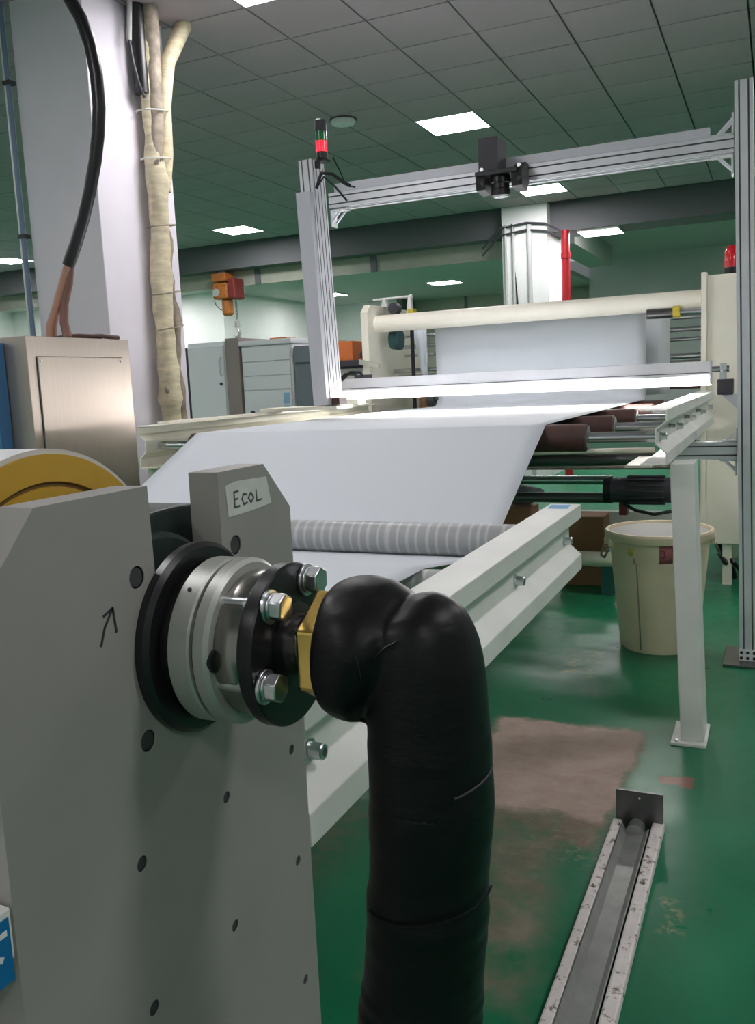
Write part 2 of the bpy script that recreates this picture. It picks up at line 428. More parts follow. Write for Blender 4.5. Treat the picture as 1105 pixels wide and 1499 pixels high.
o = far_tiles.build('ceiling_tiles_beyond', 'ceiling_tile', ceiling); o['kind'] = 'stuff'
struct(B(-16, -3.79, 13.87, 22, 3.50, 3.58).build('ceiling_low', 'low_ceiling'), 'lower pale ceiling of the room behind the beam')
struct(B(-3.78, 6, 14.2, 22, 4.0, 4.1).build('ceiling_rear', 'low_ceiling'), 'pale ceiling right of the white column')
struct(B(-16.2, -16, -4, 22, 0, 4.2).build('wall_left', 'white_wall'))
struct(B(6, 6.2, -4, 22, 0, 4.2).build('wall_right', 'white_wall'))
struct(B(-16, 6, -4.2, -4, 0, 4.2).build('wall_behind', 'white_wall'))
struct(B(-16, 6, 22, 22.2, 0, 4.2).build('wall_far', 'grey_wall'))
struct(B(-16, -10.29, 15.6, 15.75, 0, 3.5).build('wall_partition_front', 'white_wall'), 'bright white partition wall behind the chain hoist')
struct(B(-10.44, -10.29, 15.75, 20.5, 0, 3.5).build('wall_partition_side', 'white_wall'), 'white side wall running back beside the grey cabinets')
struct(B(-10.29, -8.38, 20.4, 20.55, 0, 3.5).build('wall_partition_rear', 'white_wall'), 'pale rear wall between aluminium post and machine frame')
struct(B(-8.38, -8.24, 20.2, 20.55, 0, 3.5).build('trim_1', 'beam_dark'), 'dark upright trim at the end of the rear wall')
struct(B(-8.24, -3.8, 21.0, 21.15, 0, 3.5).build('wall_rear_panel', 'olive_panel'), 'dim olive rear wall under the low ceiling')
for x in (-6.9, -5.35): struct(B(x - 0.03, x + 0.03, 20.95, 21.0, 0, 3.5).build('trim_2', 'beam_dark'), 'thin dark joint strip on the olive rear wall')
struct(B(-3.8, 6, 20.2, 20.35, 0, 4.0).build('wall_rear_right', 'grey_wall'), 'grey-green rear wall right of the white column')
struct(B(-3.5, -3.05, 15.0, 18.6, 3.62, 4.0).build('trim_3', 'low_ceiling'), 'pale boxed-in duct under the rear ceiling beside the red pipe')
# dark downstand beam and the olive fascia under it
struct(B(-16, -3.78, 13.5, 13.8, 3.60, 4.03).build('trim_4', 'beam_dark'), 'dark grey ceiling beam left of the white column')
struct(B(-3.1, 6, 13.5, 14.19, 3.60, 4.03).build('trim_5', 'beam_dark'), 'dark grey ceiling beam right of the white column')
fascia = struct(B(-16, -3.78, 13.801, 13.86, 3.335, 3.66).build('wall_fascia', 'olive_panel'), 'olive fascia panels under the dark ceiling beam')
for x in (-13.0, -10.6, -8.33, -6.1): B(x - 0.05, x + 0.05, 13.76, 13.80, 3.335, 3.598).build('joint_strip', 'beam_dark', fascia)
# white column with conduits
colm = struct(B(-3.78, -3.1, 13.3, 14.2, 0, 4.0).build('wall_column', 'white_wall'), 'white concrete column behind the machine')
for i, x in enumerate((-3.72, -3.60, -3.36)):
    MB().cyl((x, 13.27, 0), (x, 13.27, 3.75 - 0.02 * i), 0.022 if i != 2 else 0.035, n=12).build('conduit', 'conduit_grey', colm)
MB().sweep([(-3.55, 13.28, 0.5), (-3.54, 13.27, 2.4), (-3.60, 13.27, 3.2), (-3.62, 13.27, 3.75)], 0.012, 8).build('cable', 'black_rubber', colm)
for zz in (3.60, 3.70):
    MB().sweep([(-4.1, 13.35, zz - 0.25), (-3.80, 13.26, zz), (-3.4, 13.26, zz + 0.04), (-3.12, 13.26, zz), (-2.9, 13.3, zz - 0.12)], 0.016, 8).build('cable', 'charcoal', colm)
t = thing('fire_pipe', 'dark red vertical fire pipe beside the white column', 'pipe', (-2.86, 13.5, 0))
MB().cyl((-2.86, 13.42, 0), (-2.86, 13.42, 3.60), 0.06, n=20).build('pipe', 'pipe_red', t)
for zz in (1.0, 3.2): MB().lathe([(zz, .075), (zz + .08, .075)], (-2.86, 13.42), 'z', 20).build('coupling', 'pipe_red', t)

# lavender column at the left with cladding
struct(B(-4.48, -3.90, 4.60, 5.39, 0, 4.03).build('wall_column_near', 'column_paint', bevel=0.006), 'wide white column behind the stainless cabinet')

# ceiling lamps
LAB = {(0, 0): 'bright square ceiling panel light above the aluminium portal beam, left of the black camera',
       (0, 6): 'square ceiling panel light just under the portal beam beside the black camera',
       (0, -6): 'square ceiling panel light cut by the top edge of the photo',
       (-8, 6): 'square ceiling panel light on the left above the orange hoist',
       (-8, 0): 'square ceiling panel light behind the wide white column'}
def panel_light(x, y, z, label, group=None, s=0.297, name='ceiling_light'):
    t = thing(name, label, 'ceiling light', (x, y, z), group)
    MB().box(x - s, x + s, y - s, y - s + .012, z - .004, z + .03).box(x - s, x + s, y + s - .012, y + s, z - .004, z + .03) \
        .box(x - s, x - s + .012, y - s + .012, y + s - .012, z - .004, z + .03).box(x + s - .012, x + s, y - s + .012, y + s - .012, z - .004, z + .03).build('frame', 'lamp_frame', t)
    B(x - s + .012, x + s - .012, y - s + .012, y + s - .012, z, z + .012).build('diffuser', 'panel_glow', t)
    return t
for (i, j) in LAMPS:
    if (i, j) in LAB: panel_light(GX0 + i * PITCH, GY0 + j * PITCH, CZ, LAB[(i, j)])
    else: panel_light(GX0 + i * PITCH, GY0 + j * PITCH, CZ, 'square ceiling panel light beyond the edges of the photo', 'ceiling lights outside the view')
panel_light(-2.42, 13.84, 3.57, 'square ceiling panel light under the dark beam right of the red pipe')
panel_light(-6.19, 17.5, 3.47, 'small far panel light in the low ceiling above the machine top tube')
panel_light(-8.93, 17.75, 3.47, 'small far panel light peeping out right of the left portal post')
for x in (-14.0, -11.4, -9.0, -6.6): panel_light(x, 14.45, 3.47, 'added unseen panel light in the low ceiling behind the olive fascia', 'added low ceiling lights behind the fascia')  # unseen lamps, added to brighten the white partition walls
for x in (-2.0, 1.0): panel_light(x, 14.9, 3.97, 'added unseen panel light in the rear ceiling behind the dark beam', 'added rear ceiling lights behind the beam')  # unseen lamps, added to lift the rear wall and ceiling on the right

t = thing('smoke_detector', 'round white smoke detector on the ceiling beside the signal tower', 'smoke detector', (-3.80, 8.02, 3.95))
MB().lathe([(4.0, .115), (3.975, .12), (3.955, .105), (3.945, .07), (3.94, 0.0)], (-3.80, 8.02), 'z', 28).build('housing', 'lamp_frame', t)
MB().lathe([(4.0, .13), (3.99, .13)], (-3.80, 8.02), 'z', 28).build('base_ring', 'charcoal', t)

# ------------------------------------------------------------------ near machine: side plate
XP, YC, ZC = -0.575, 0.775, 1.238
out = [(.495, 0), (.995, 0), (.995, 1.349), (.936, 1.41), (.837, 1.41)]
out += [(YC + .062 * math.cos(a), ZC + .062 * math.sin(a)) for a in [0.25 - k * (PI + 0.5) / 14 for k in range(15)]]
out += [(.713, 1.41), (.562, 1.41), (.495, 1.338)]
plate = MB().prism(out, 'x', XP - .04, XP).build('side_plate', 'plate_paint', origin=(XP - .02, .745, 0))
tag(plate, 'thick grey-white upright side plate with slotted top and drilled holes, nearest the camera', 'machine frame')
cut = MB()
HOLES = [(.686, 1.322, .0115), (.864, 1.322, .0115), (.682, 1.154, .0115), (.866, 1.154, .0115), (.657, 1.034, .008), (.809, 1.034, .007), (.961, 1.03, .0068), (.656, .875, .008), (.807, .874, .007), (.960, .874, .0068),
                  (.656, .70, .008), (.807, .70, .007), (.960, .70, .0068)]
for (y, z, r) in HOLES:
    cut.lathe([(XP - .05, r), (XP + .01, r)], (y, z), 'x', 16)
co = cut.build('cutter', 'slot_dark')
md = plate.modifiers.new('holes', 'BOOLEAN'); md.object = co; md.operation = 'DIFFERENCE'; md.solver = 'EXACT'
bpy.context.view_layer.update()
dg = bpy.context.evaluated_depsgraph_get(); me = bpy.data.meshes.new_from_object(plate.evaluated_get(dg))
plate.modifiers.clear(); plate.data = me; bpy.data.objects.remove(co)
md = plate.modifiers.new('bevel', 'BEVEL'); md.width = .003; md.segments = 2; md.limit_method = 'ANGLE'; md.angle_limit = math.radians(40)
for (y, z, r) in HOLES:
    MB().lathe([(XP - .0015, r * 1.01), (XP - .0015, r * .86), (XP - .026, r * .84), (XP - .026, 0)], (y, z), 'x', 16).build('threaded_hole', 'slot_dark', plate)
# pen arrow on the plate
mb = MB()
mb.ribbon([(XP, .627, 1.269), (XP, .634, 1.285), (XP, .647, 1.301)], .0026, (1, 0, 0), .0003)
mb.ribbon([(XP, .634, 1.296), (XP, .647, 1.301), (XP, .6495, 1.277)], .0026, (1, 0, 0), .0003)
mb.build('pen_arrow', 'ink_dark', plate)['label'] = 'hand-drawn black arrow'
# masking tape label with writing
tp = MB().add([(XP + a, y, z) for a in (.0002, .0008) for (y, z) in [(.850, 1.393), (.872, 1.396), (.940, 1.394), (.948, 1.360), (.905, 1.357), (.852, 1.356)]],
              [(0, 1, 2, 3, 4, 5), (11, 10, 9, 8, 7, 6)] + [(i, 6 + i, 6 + (i + 1) % 6, (i + 1) % 6) for i in range(6)]).build('tape_label', 'tape', plate)
tp['label'] = 'strip of pale masking tape with handwriting'
def S(pts, y0, z0, k): return [(XP, y0 + a * k, z0 + b * k) for a, b in pts]
mb = MB(); nx = (1, 0, 0); W_ = .0022
for pts in ([(0.5, 1), (0, .98), (0, 0), (.55, .02)], [(.0, .5), (.4, .52)]): mb.ribbon(S(pts, .866, 1.366, .018), W_, nx, .0009)
mb.ribbon(S([(.6, .65), (.2, .75), (0, .4), (.2, .05), (.6, .12)], .882, 1.366, .018), W_, nx, .0009)
mb.ribbon(S([(.3, .7), (0, .4), (.3, .05), (.65, .35), (.35, .7)], .896, 1.366, .018), W_, nx, .0009)
mb.ribbon(S([(0, .8), (.02, .05), (.6, .1)], .914, 1.366, .018), W_, nx, .0009)
mb.build('handwriting', 'ink_grey', tp)

# drum behind the plate
t = thing('coated_drum', 'large white drum with ochre yellow end face behind the near side plate', 'machine drum', (-1.7, YC, ZC - .206))
MB().lathe([(-.778, .196), (-.775, .206), (-2.70, .206), (-2.697, .196)], (YC, ZC), 'x', 96).build('shell', 'drum_white', t)
MB().lathe([(-.776, .2), (-.771, .2), (-.770, .168), (-.7745, .167), (-.7745, .162), (-.770, .161), (-.770, .06), (-.776, .06)], (YC, ZC), 'x', 96, closed=True).build('end_face', 'yellow_paint', t)
MB().lathe([(-.7742, .1675), (-.7735, .1675), (-.7735, .1615), (-.7742, .1615)], (YC, ZC), 'x', 64, closed=True).build('groove', 'yellow_dark', t)
MB().prism([(.64, 1.10)] + [(.64 + .32 * k / 20, 1.372 - 1.1 * (.64 + .32 * k / 20 - .82) ** 2) for k in range(21)] + [(.96, 1.10)], 'x', -.72, -.632).build('journal_housing', 'journal_green', t, bevel=.004)
MB().lathe([(-.632, .112), (-.622, .112), (-.617, .106), (-.617, .0)], (YC, ZC), 'x', 48).build('journal_step', 'journal_green', t)
MB().cyl((-.64, YC, ZC), (-.578, YC, ZC), .05).build('shaft', 'gunmetal', t)

# ------------------------------------------------------------------ rotary joint
j = thing('rotary_joint', 'steel rotary steam joint with black flange and bolts on the side plate', 'rotary joint', (-.5, YC, ZC - .1))
def ring(name, prof, m, closed=False, n=64): return MB().lathe(prof, (YC, ZC), 'x', n, closed=closed).build(name, m, j)
ring('bearing_ring', [(-.5748, .103), (-.566, .103), (-.561, .098), (-.561, .082), (-.567, .078), (-.567, .064), (-.5748, .064)], 'black_metal', True)
ring('gland_ring', [(-.567, .077), (-.558, .077), (-.556, .074), (-.556, .060), (-.567, .060)], 'dark_steel', True)
ring('rubber_bellows', [(-.5748, .060), (-.570, .064), (-.562, .068), (-.556, .062), (-.552, .068), (-.546, .062), (-.546, .0)], 'black_rubber')
g = ring('clamp_ring', [(-.549, .060), (-.549, .0855), (-.547, .0875), (-.525, .0875), (-.523, .0855), (-.523, .060)], 'clamp_grey', True)
ring('clamp_ring', [(-.519, .060), (-.519, .0855), (-.517, .0875), (-.506, .0875), (-.502, .083), (-.502, .060)], 'clamp_grey', True)
ring('spacer', [(-.524, .0), (-.524, .081), (-.518, .081), (-.518, .0)], 'dark_steel')
MB().cyl((-.536, YC - .058, ZC + .0662), (-.5355, YC - .0583, ZC + .0668), .0025, n=10).build('set_screw', 'ink_dark', g)
ring('body', [(-.503, .0), (-.503, .074), (-.498, .076), (-.478, .076), (-.468, .070), (-.468, .0)], 'gunmetal')
MB().lathe([(-.505, .012), (-.4985, .012)], (YC - .0725, ZC - .0), 'x', 16).build('port_plug', 'black_metal', j)
ring('flange', [(-.4695, .0), (-.4695, .083), (-.4675, .0845), (-.4545, .0845), (-.4525, .083), (-.4525, .0)], 'black_metal', n=72)
ring('hub', [(-.4525, .0), (-.4525, .044), (-.4495, .044), (-.4475, .036), (-.4475, .0)], 'black_metal')
ring('pipe_collar', [(-.4478, .0), (-.4478, .0325), (-.436, .0325), (-.436, .029), (-.432, .029), (-.432, .0325), (-.418, .0325), (-.418, .0)], 'gunmetal')
mb = MB(); hexhead(mb, (-.422, YC, ZC), (1, 0, 0), .059, .022)
mb.build('brass_nut', 'brass', j, bevel=.003)['label'] = 'polished brass hexagon nut'
for k, a in enumerate((64, 132, 201, -42)):
    a = math.radians(a); y, z = YC + .0685 * math.cos(a), ZC + .0685 * math.sin(a)
    bt = MB().cyl((-.503, y, z), (-.452, y, z), .0085, n=18).build('bolt', 'zinc', j)
    MB().cyl((-.4525, y, z), (-.4485, y, z), .0175, n=24).build('washer', 'zinc', bt, bevel=.001)
    mb = MB(); mb.cyl((-.4485, y, z), (-.4455, y, z), .0145, n=20); hexhead(mb, (-.4455, y, z), (1, 0, 0), .0150, .013); mb.build('bolt_head', 'zinc', bt, bevel=.0018)

# ------------------------------------------------------------------ insulated elbow and hose
hh = thing('insulated_hose', 'thick black tape-wrapped insulated hose bending down from the rotary joint', 'hose', (-.335, YC, 0))
path = []; rad = []
for x, z, r in [(-.325, 1.2885, .012), (-.323, 1.2872, .029), (-.3215, 1.282, .0425), (-.319, 1.2735, .0500), (-.316, 1.260, .0555), (-.312, 1.243, .0580), (-.309, 1.226, .0585), (-.308, 1.204, .0592), (-.3075, 1.18, .0597), (-.307, 1.16, .060)]:
    path.append((x, YC, z)); rad.append(r)
z = 1.16; x0 = -.307
while z > 0.008:
    z -= .005; d = 1.198 - z
    lean = -.030 * min(1, max(0, (d - .10) / .32)) ** 1.3
    path.append((x0 + lean, YC, z))
    r = .0600 + .0012 * math.sin(d * 21) + .0007 * math.sin(d * 55 + 1) + .004 * min(1, d / .45)
    if .20 < d < .235: r += .0018 * math.sin((d - .20) / .035 * PI)
    rad.append(r)
def wrinkle(i, t):
    w = .008 * math.sin(3 * t + .16 * i) + .005 * math.sin(7 * t - .45 * i + 1.3)
    if i > 62: w += (.010 + .006 * math.sin(.31 * i)) * math.sin(1.55 * i + 1.6 * math.sin(t + .6) + .8 * math.sin(.23 * i))
    elif i > 20: w += .004 * math.sin(1.1 * i + 2 * math.sin(t + 1))
    return 1 + w * .8
cutk = next(i for i, p in enumerate(path) if p[2] < 1.105)
MB().sweep(path[cutk:], rad[cutk:], 48, tw=lambda i, t: wrinkle(i + cutk, t)).build('wrapped_pipe', 'black_vinyl', hh, auto=0)
elb = MB().sweep(path[:cutk + 3], [r + .0004 for r in rad[:cutk + 3]], 48, tw=wrinkle)
CP = [(-.4035, .057), (-.401, .0645), (-.396, .0695), (-.388, .0720), (-.378, .0735), (-.368, .0740), (-.359, .0725), (-.351, .0690), (-.344, .0640), (-.338, .0570), (-.333, .0480)]
def cuff_w(i, t): return 1 + .014 * math.sin(3 * t + .5 * i + .6) + .010 * math.sin(5 * t - .7 * i) + .006 * math.sin(11 * t + i)
elb.sweep([(x, YC, ZC - (.003 if k > 6 else 0) * (k - 6)) for k, (x, r) in enumerate(CP)], [r for x, r in CP], 48, tw=cuff_w)
elb = elb.build('wrapped_elbow', 'black_vinyl', hh, auto=0)
md = elb.modifiers.new('skin', 'REMESH'); md.mode = 'VOXEL'; md.voxel_size = .0028; md.use_smooth_shade = True
md = elb.modifiers.new('soften', 'SMOOTH'); md.factor = .5; md.iterations = 22
# creases of the wrapped tape on the elbow
for P in ([(-.352, .709, 1.262), (-.346, .705, 1.248), (-.343, .7045, 1.232)], [(-.333, .711, 1.252), (-.322, .7145, 1.262), (-.312, .719, 1.268)]):
    MB().sweep(P, [.0006, .0016, .0006], 6).build('tape_crease', 'black_vinyl', hh)
h = hh
def wrapline(z0, dz, r, a0, a1, x):
    return [(x + r * math.cos(a), YC + r * math.sin(a), z0 + dz * (k / 15)) for k, a in enumerate([a0 + (a1 - a0) * q / 15 for q in range(16)])]
MB().sweep(wrapline(1.118, .012, .0618, -.85, .1, -.3065), .0012, 6).build('tape_edge', 'charcoal', h)
MB().sweep(wrapline(.985, .02, .0645, -2.4, .1, -.314), .0012, 6).build('tape_edge', 'black_vinyl', h)

# ------------------------------------------------------------------ sigma rails
SIG = [(0, .213), (.1, .213), (.1, .168), (.06, .136), (.06, .084), (.1, .048), (.1, 0), (0, 0)]
def sigma(x_out, sgn, y0, y1, zb, name, mt, parent=None, **kw):
    """folded sigma section running along Y; its outer groove faces sgn*X"""
    pl = [(x_out - sgn * (.1 - u), zb + v) for u, v in SIG]
    full = thick(pl, -.006 if sgn > 0 else .006); n = len(pl); m = 2 * n
    vs = [(p[0], y, p[1]) for y in (y0, y1) for p in full]
    fs = [(i, i + 1, m - 2 - i, m - 1 - i) for i in range(n - 1)] + [(m + i, m + m - 1 - i, m + m - 2 - i, m + i + 1) for i in range(n - 1)]
    fs += [(i, m + i, m + (i + 1) % m, (i + 1) % m) for i in range(m)]
    return MB().add(vs, fs).build(name, mt, parent, bevel=.002, seg=2, **kw)
def cap_screw(p, d, par, r=.011, mt='zinc'):
    p = Vector(p); d = Vector(d); s_ = MB()
    s_.cyl(p, p + d * .004, r * 1.35, n=20)
    prof = [(0.004, r), (0.024, r), (.026, r * .88), (.026, r * .5), (.016, r * .5), (.016, 0)]
    n = 18; u = Vector((0, 1, 0)); vv = Vector((0, 0, 1)); vs = [p + d * a + (u * math.cos(2 * PI * k / n) + vv * math.sin(2 * PI * k / n)) * rr for a, rr in prof for k in range(n)]
    s_.add(vs, [(i * n + k, i * n + (k + 1) % n, (i + 1) * n + (k + 1) % n, (i + 1) * n + k) for i in range(len(prof) - 1) for k in range(n)], True)
    return s_.build('cap_screw', mt, par)

ZB = .872
t = thing('front_side_beam', 'pale folded steel beam running back from the side plate to the blue sticker', 'machine beam', (-.62, 1.95, ZB))
sigma(XP, 1, .998, 2.87, ZB, 'beam', 'beam_paint', t)
for y in (1.075, 2.204, 2.79): cap_screw((-.615, y, .978), (1, 0, 0), t, .0125)
st = MB().add([(x, y, ZB + .213 + dz) for dz in (.0003, .0009) for x, y in [(-.665, 2.845), (-.603, 2.845), (-.597, 2.765), (-.659, 2.765)]], [(0, 3, 2, 1), (4, 5, 6, 7), (0, 1, 5, 4), (1, 2, 6, 5), (2, 3, 7, 6), (3, 0, 4, 7)]).build('sticker', 'label_blue_light', t)
st['label'] = 'small blue printed sticker'
mb = MB()
for k, yy in enumerate((2.785, 2.797, 2.808, 2.82)):
    mb.ribbon([(-.652 + .004 * k, yy, ZB + .213), (-.622 + .002 * k, yy, ZB + .213)], .004, (0, 0, 1), .001)
mb.build('sticker_print', 'label_pale', st)
t = thing('front_beam_stub', 'short pale folded beam with a blue label at the lower left edge', 'machine beam', (-.62, .3, ZB))
sigma(XP, 1, .10, .493, ZB, 'beam', 'beam_paint', t)
lb = B(XP + .0002, XP + .001, .33, .489, 1.022, 1.078).build('blue_label', 'label_blue', t); lb['label'] = 'blue label with a white character'
mb = MB()
for pts in ([(.440, 1.066), (.484, 1.066)], [(.462, 1.066), (.462, 1.028)], [(.462, 1.056), (.478, 1.046)], [(.462, 1.058), (.446, 1.042)]):
    mb.ribbon([(XP, a, b) for a, b in pts], .005, (1, 0, 0), .0011)
for pts in ([(.375, 1.066), (.42, 1.066)], [(.398, 1.072), (.398, 1.028)], [(.38, 1.05), (.416, 1.05)], [(.375, 1.030), (.42, 1.030)]):
    mb.ribbon([(XP, a, b) for a, b in pts], .005, (1, 0, 0), .0011)
mb.build('label_character', 'label_white', lb)
t = thing('far_front_beam', 'pale folded beam on the hidden far side of the front rollers', 'machine beam', (-2.8, 1.95, ZB))
sigma(-2.85, -1, .10, 2.85, ZB, 'beam', 'beam_paint', t)
B(-2.79, -2.75, .495, .995, 0, 1.41).build('far_side_plate', 'plate_paint', t)

def roller(name, label, y, z, r, mt, x0=-.705, x1=-2.64, s0=-.42, s1=-2.85, sr=.022, grp=None):
    t = thing(name, label, 'roller', ((x0 + x1) / 2, y, z - r), grp)
    MB().lathe([(x0, r * .62), (x0, r - .004), (x0 - .004, r), (x1 + .004, r), (x1, r - .004), (x1, r * .62)], (y, z), 'x', 48).build('sleeve', mt, t)
    MB().cyl((s0, y, z), (x0 + .001, y, z), sr, n=20).build('shaft', 'steel', t)
    MB().cyl((x1 - .001, y, z), (s1, y, z), sr, n=20).build('shaft', 'steel', t)
    if mt == 'brown_rubber':
        for e, d in ((x0, 1), (x1, -1)): MB().lathe([(e, r * .9), (e + d * .006, r * .88), (e + d * .006, sr)], (y, z), 'x', 32).build('end_ring', 'dark_steel', t)
    return t
roller('guide_roller', 'grey banded guide roller behind the tape-labelled plate arm', 2.79, .970, .056, 'banded_sleeve', x0=-.69, x1=-2.72, s0=-.625, s1=-2.80)
roller('guide_roller', 'grey banded guide roller under the lower white web, nearer the camera', 2.204, .952, .045, 'banded_sleeve', x0=-.69, x1=-2.72, s0=-.625, s1=-2.80)
RY = [3.66, 4.33, 5.06, 5.78, 6.40]; RL = ['nearest', 'second', 'third', 'fourth', 'farthest']
for y, l in zip(RY, RL):
    roller('table_roller', 'brown rubber table roller with steel shaft, %s from the camera' % l, y, 1.245, .057, 'brown_rubber', s0=-.428, s1=-2.846)

RZ = 1.141
t = thing('right_rail', 'pale folded steel rail on the right holding the roller bolts, with square leg', 'machine rail', (-.43, 3.6, 0))
sigma(-.38, 1, 3.55, 6.35, RZ, 'rail', 'beam_paint', t)
for y in RY: cap_screw((-.419, y, 1.245), (1, 0, 0), t, .014)
for y in (3.98, 4.68, 5.40): cap_screw((-.419, y, 1.268), (1, 0, 0), t, .008, 'gunmetal')
lg = MB().prism([(-.335, 3.62), (-.245, 3.62), (-.245, 3.795), (-.335, 3.795)], 'z', .012, 1.1405).xf(lean_x((-.29, 3.7, 0), math.radians(-2.2)))
lg.build('leg', 'beam_paint', t, bevel=.004, seg=2)
bp_ = B(-.372, -.236, 3.585, 3.83, 0, .012).build('foot_plate', 'beam_paint', t, bevel=.002)
for yy in (3.60, 3.815): MB().cyl((-.35, yy, .012), (-.35, yy, .022), .007, n=8).build('anchor_bolt', 'zinc', bp_)
t = thing('left_rail', 'cream folded steel rail on the left, bright under the light bar', 'machine rail', (-2.85, 3.6, 0))
sigma(-2.895, -1, 3.55, 6.30, RZ - .003, 'rail', 'cream_paint', t)
B(-2.865, -2.78, 3.62, 3.795, .012, 1.137).build('leg', 'cream_paint', t, bevel=.006)
B(-2.90, -2.76, 3.585, 3.83, 0, .012).build('foot_plate', 'cream_paint', t)
MB().prism([(-2.89, 1.137), (-2.70, 1.137), (-2.76, 1.06), (-2.89, 1.06)], 'y', 3.60, 3.615).build('gusset', 'cream_paint', t)
B(-2.885, -2.815, 3.70, 6.25, RZ + .211, RZ + .222).build('top_strip', 'cream_paint', t)

# ------------------------------------------------------------------ paper web
def arc(c, r, a0, a1, n=8): return [(c[0] + r * math.cos(a0 + (a1 - a0) * k / n), c[1] + r * math.sin(a0 + (a1 - a0) * k / n)) for k in range(n + 1)]
D = math.radians
prof = [(6.74, 1.93), (6.74, 1.7), (6.74, 1.45)] + arc((6.66, 1.383), .08, 0, -PI / 2, 6)
prof += [(6.4, 1.3032), (6.0, 1.3030), (5.5, 1.3030), (5.06, 1.3030), (4.6, 1.3030), (4.33, 1.3030), (4.0, 1.3030)]
prof += arc((3.66, 1.245), .0578, D(90), D(115), 6)
prof += [(3.4, 1.19), (3.1, 1.0515)]
prof += arc((2.79, .970), .0568, D(-65), D(-98), 6)
prof += arc((2.204, .952), .0458, D(82), D(91), 3)
prof += [(1.8, 1.0045), (1.3, 1.018), (.80, 1.0312)]
prof = prof[:]
mb = MB(); XL, XR = -2.61, -.87; NX = 24
for (y, z) in prof:
    for k in range(NX + 1):
        u = k / NX; xl = XL + .13 * min(1, max(0, (y - 5.9) / .8)); x = xl + (XR - xl) * u
        mb.v.append((x, y, z))
for i in range(len(prof) - 1):
    for k in range(NX):
        a = i * (NX + 1) + k; mb.f.append((a, a + 1, a + NX + 2, a + NX + 1)); mb.sm.append(True)
tag(mb.build('paper_web', 'paper', origin=(-1.74, 3.66, .914), solid=.0008, auto=0), 'wide white web of paper running over the rollers towards the camera', 'paper web')

# ------------------------------------------------------------------ aluminium portal
PY = 4.75
RLEAN, LLEAN = math.radians(-1.1), math.radians(-1.9)
t = thing('portal_post', 'right aluminium slotted post standing on a bolted foot', 'post', (-.115, PY + .08, 0))
ML = lean_x((-.15, PY, 0), RLEAN)
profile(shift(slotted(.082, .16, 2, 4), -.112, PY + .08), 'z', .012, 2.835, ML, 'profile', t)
B(-.23, .02, PY - .09, PY + .25, 0, .014).build('foot_plate', 'dark_steel', t, bevel=.002)
an = MB().box(-.158, -.07, PY - .008, PY - .001, .014, .075).build('foot_bracket', 'label_white', t, bevel=.002)
for x in (-.145, -.115, -.085):
    for z in (.030, .058): MB().cyl((x, PY - .008, z), (x, PY - .014, z), .0075, n=10).build('bracket_screw', 'black_metal', an)
def post_l(mb): return mb.xf(lean_x((-2.47, PY, 1.4), LLEAN))
t = thing('portal_post', 'left aluminium slotted post with a cable duct, carrying the signal tower', 'post', (-2.47, PY + .08, 1.365))
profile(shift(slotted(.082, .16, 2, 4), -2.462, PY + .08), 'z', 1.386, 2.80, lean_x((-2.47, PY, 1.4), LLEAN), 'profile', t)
post_l(MB().box(-2.515, -2.425, PY - .045, PY - .001, 1.39, 2.615)).build('cable_duct', 'aluminium_grey', t, bevel=.002)
B(-2.885, -2.36, PY - .05, PY + .17, 1.365, 1.385).build('support_arm', 'cream_paint', t, bevel=.002)
post_l(MB().box(-2.418, -2.37, PY + .01, PY + .12, 1.387, 1.43)).build('base_block', 'brown_rubber', t)
bt = thing('portal_beam', 'horizontal aluminium slotted beam joining the two portal posts', 'beam', (-1.33, PY + .05, 2.515))
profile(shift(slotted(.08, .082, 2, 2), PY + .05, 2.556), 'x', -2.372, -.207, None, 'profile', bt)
B(-2.335, -.315, PY + .012, PY + .05, 2.598, 2.645).build('top_cover', 'aluminium_grey', bt, bevel=.002)
B(-2.30, -.30, PY + .055, PY + .085, 2.508, 2.515).build('lower_strip', 'aluminium', bt)
def gusset(x, z, sx, sz, par, y=PY + .05, L_=.10):
    tri = [(x + sx * L_ * .62, z + sz * .007), (x + sx * L_ * .78, z + sz * .007), (x + sx * .007, z + sz * L_ * .78), (x + sx * .007, z + sz * L_ * .62)]
    MB().prism(tri, 'y', y - .034, y - .024).prism(tri, 'y', y + .024, y + .034) \
        .box(x, x + sx * L_, y - .036, y + .036, z, z + sz * .008).box(x, x + sx * .008, y - .036, y + .036, z, z + sz * L_).build('corner_bracket', 'aluminium', par, bevel=.001)
gusset(-.209, 2.514, -1, -1, bt); gusset(-.209, 2.599, -1, 1, bt); gusset(-2.368, 2.507, 1, -1, bt, L_=.095)
MB().sweep([(-2.43, PY - .02, 2.63), (-2.38, PY - .05, 2.70), (-2.32, PY - .03, 2.69), (-2.26, PY - .01, 2.64), (-2.23, PY + .02, 2.62), (-2.20, PY + .02, 2.61)], .010, 10).build('cable', 'black_rubber', bt)
MB().sweep([(-2.43, PY - .02, 2.63), (-2.37, PY - .04, 2.68), (-2.31, PY - .02, 2.62), (-2.25, PY - .004, 2.54)], .006, 8).build('cable', 'black_rubber', bt)
MB().sweep([(-2.345, PY + .04, 2.80), (-2.31, PY + .05, 2.72), (-2.27, PY + .03, 2.64)], .004, 8).build('cable', 'black_rubber', bt)
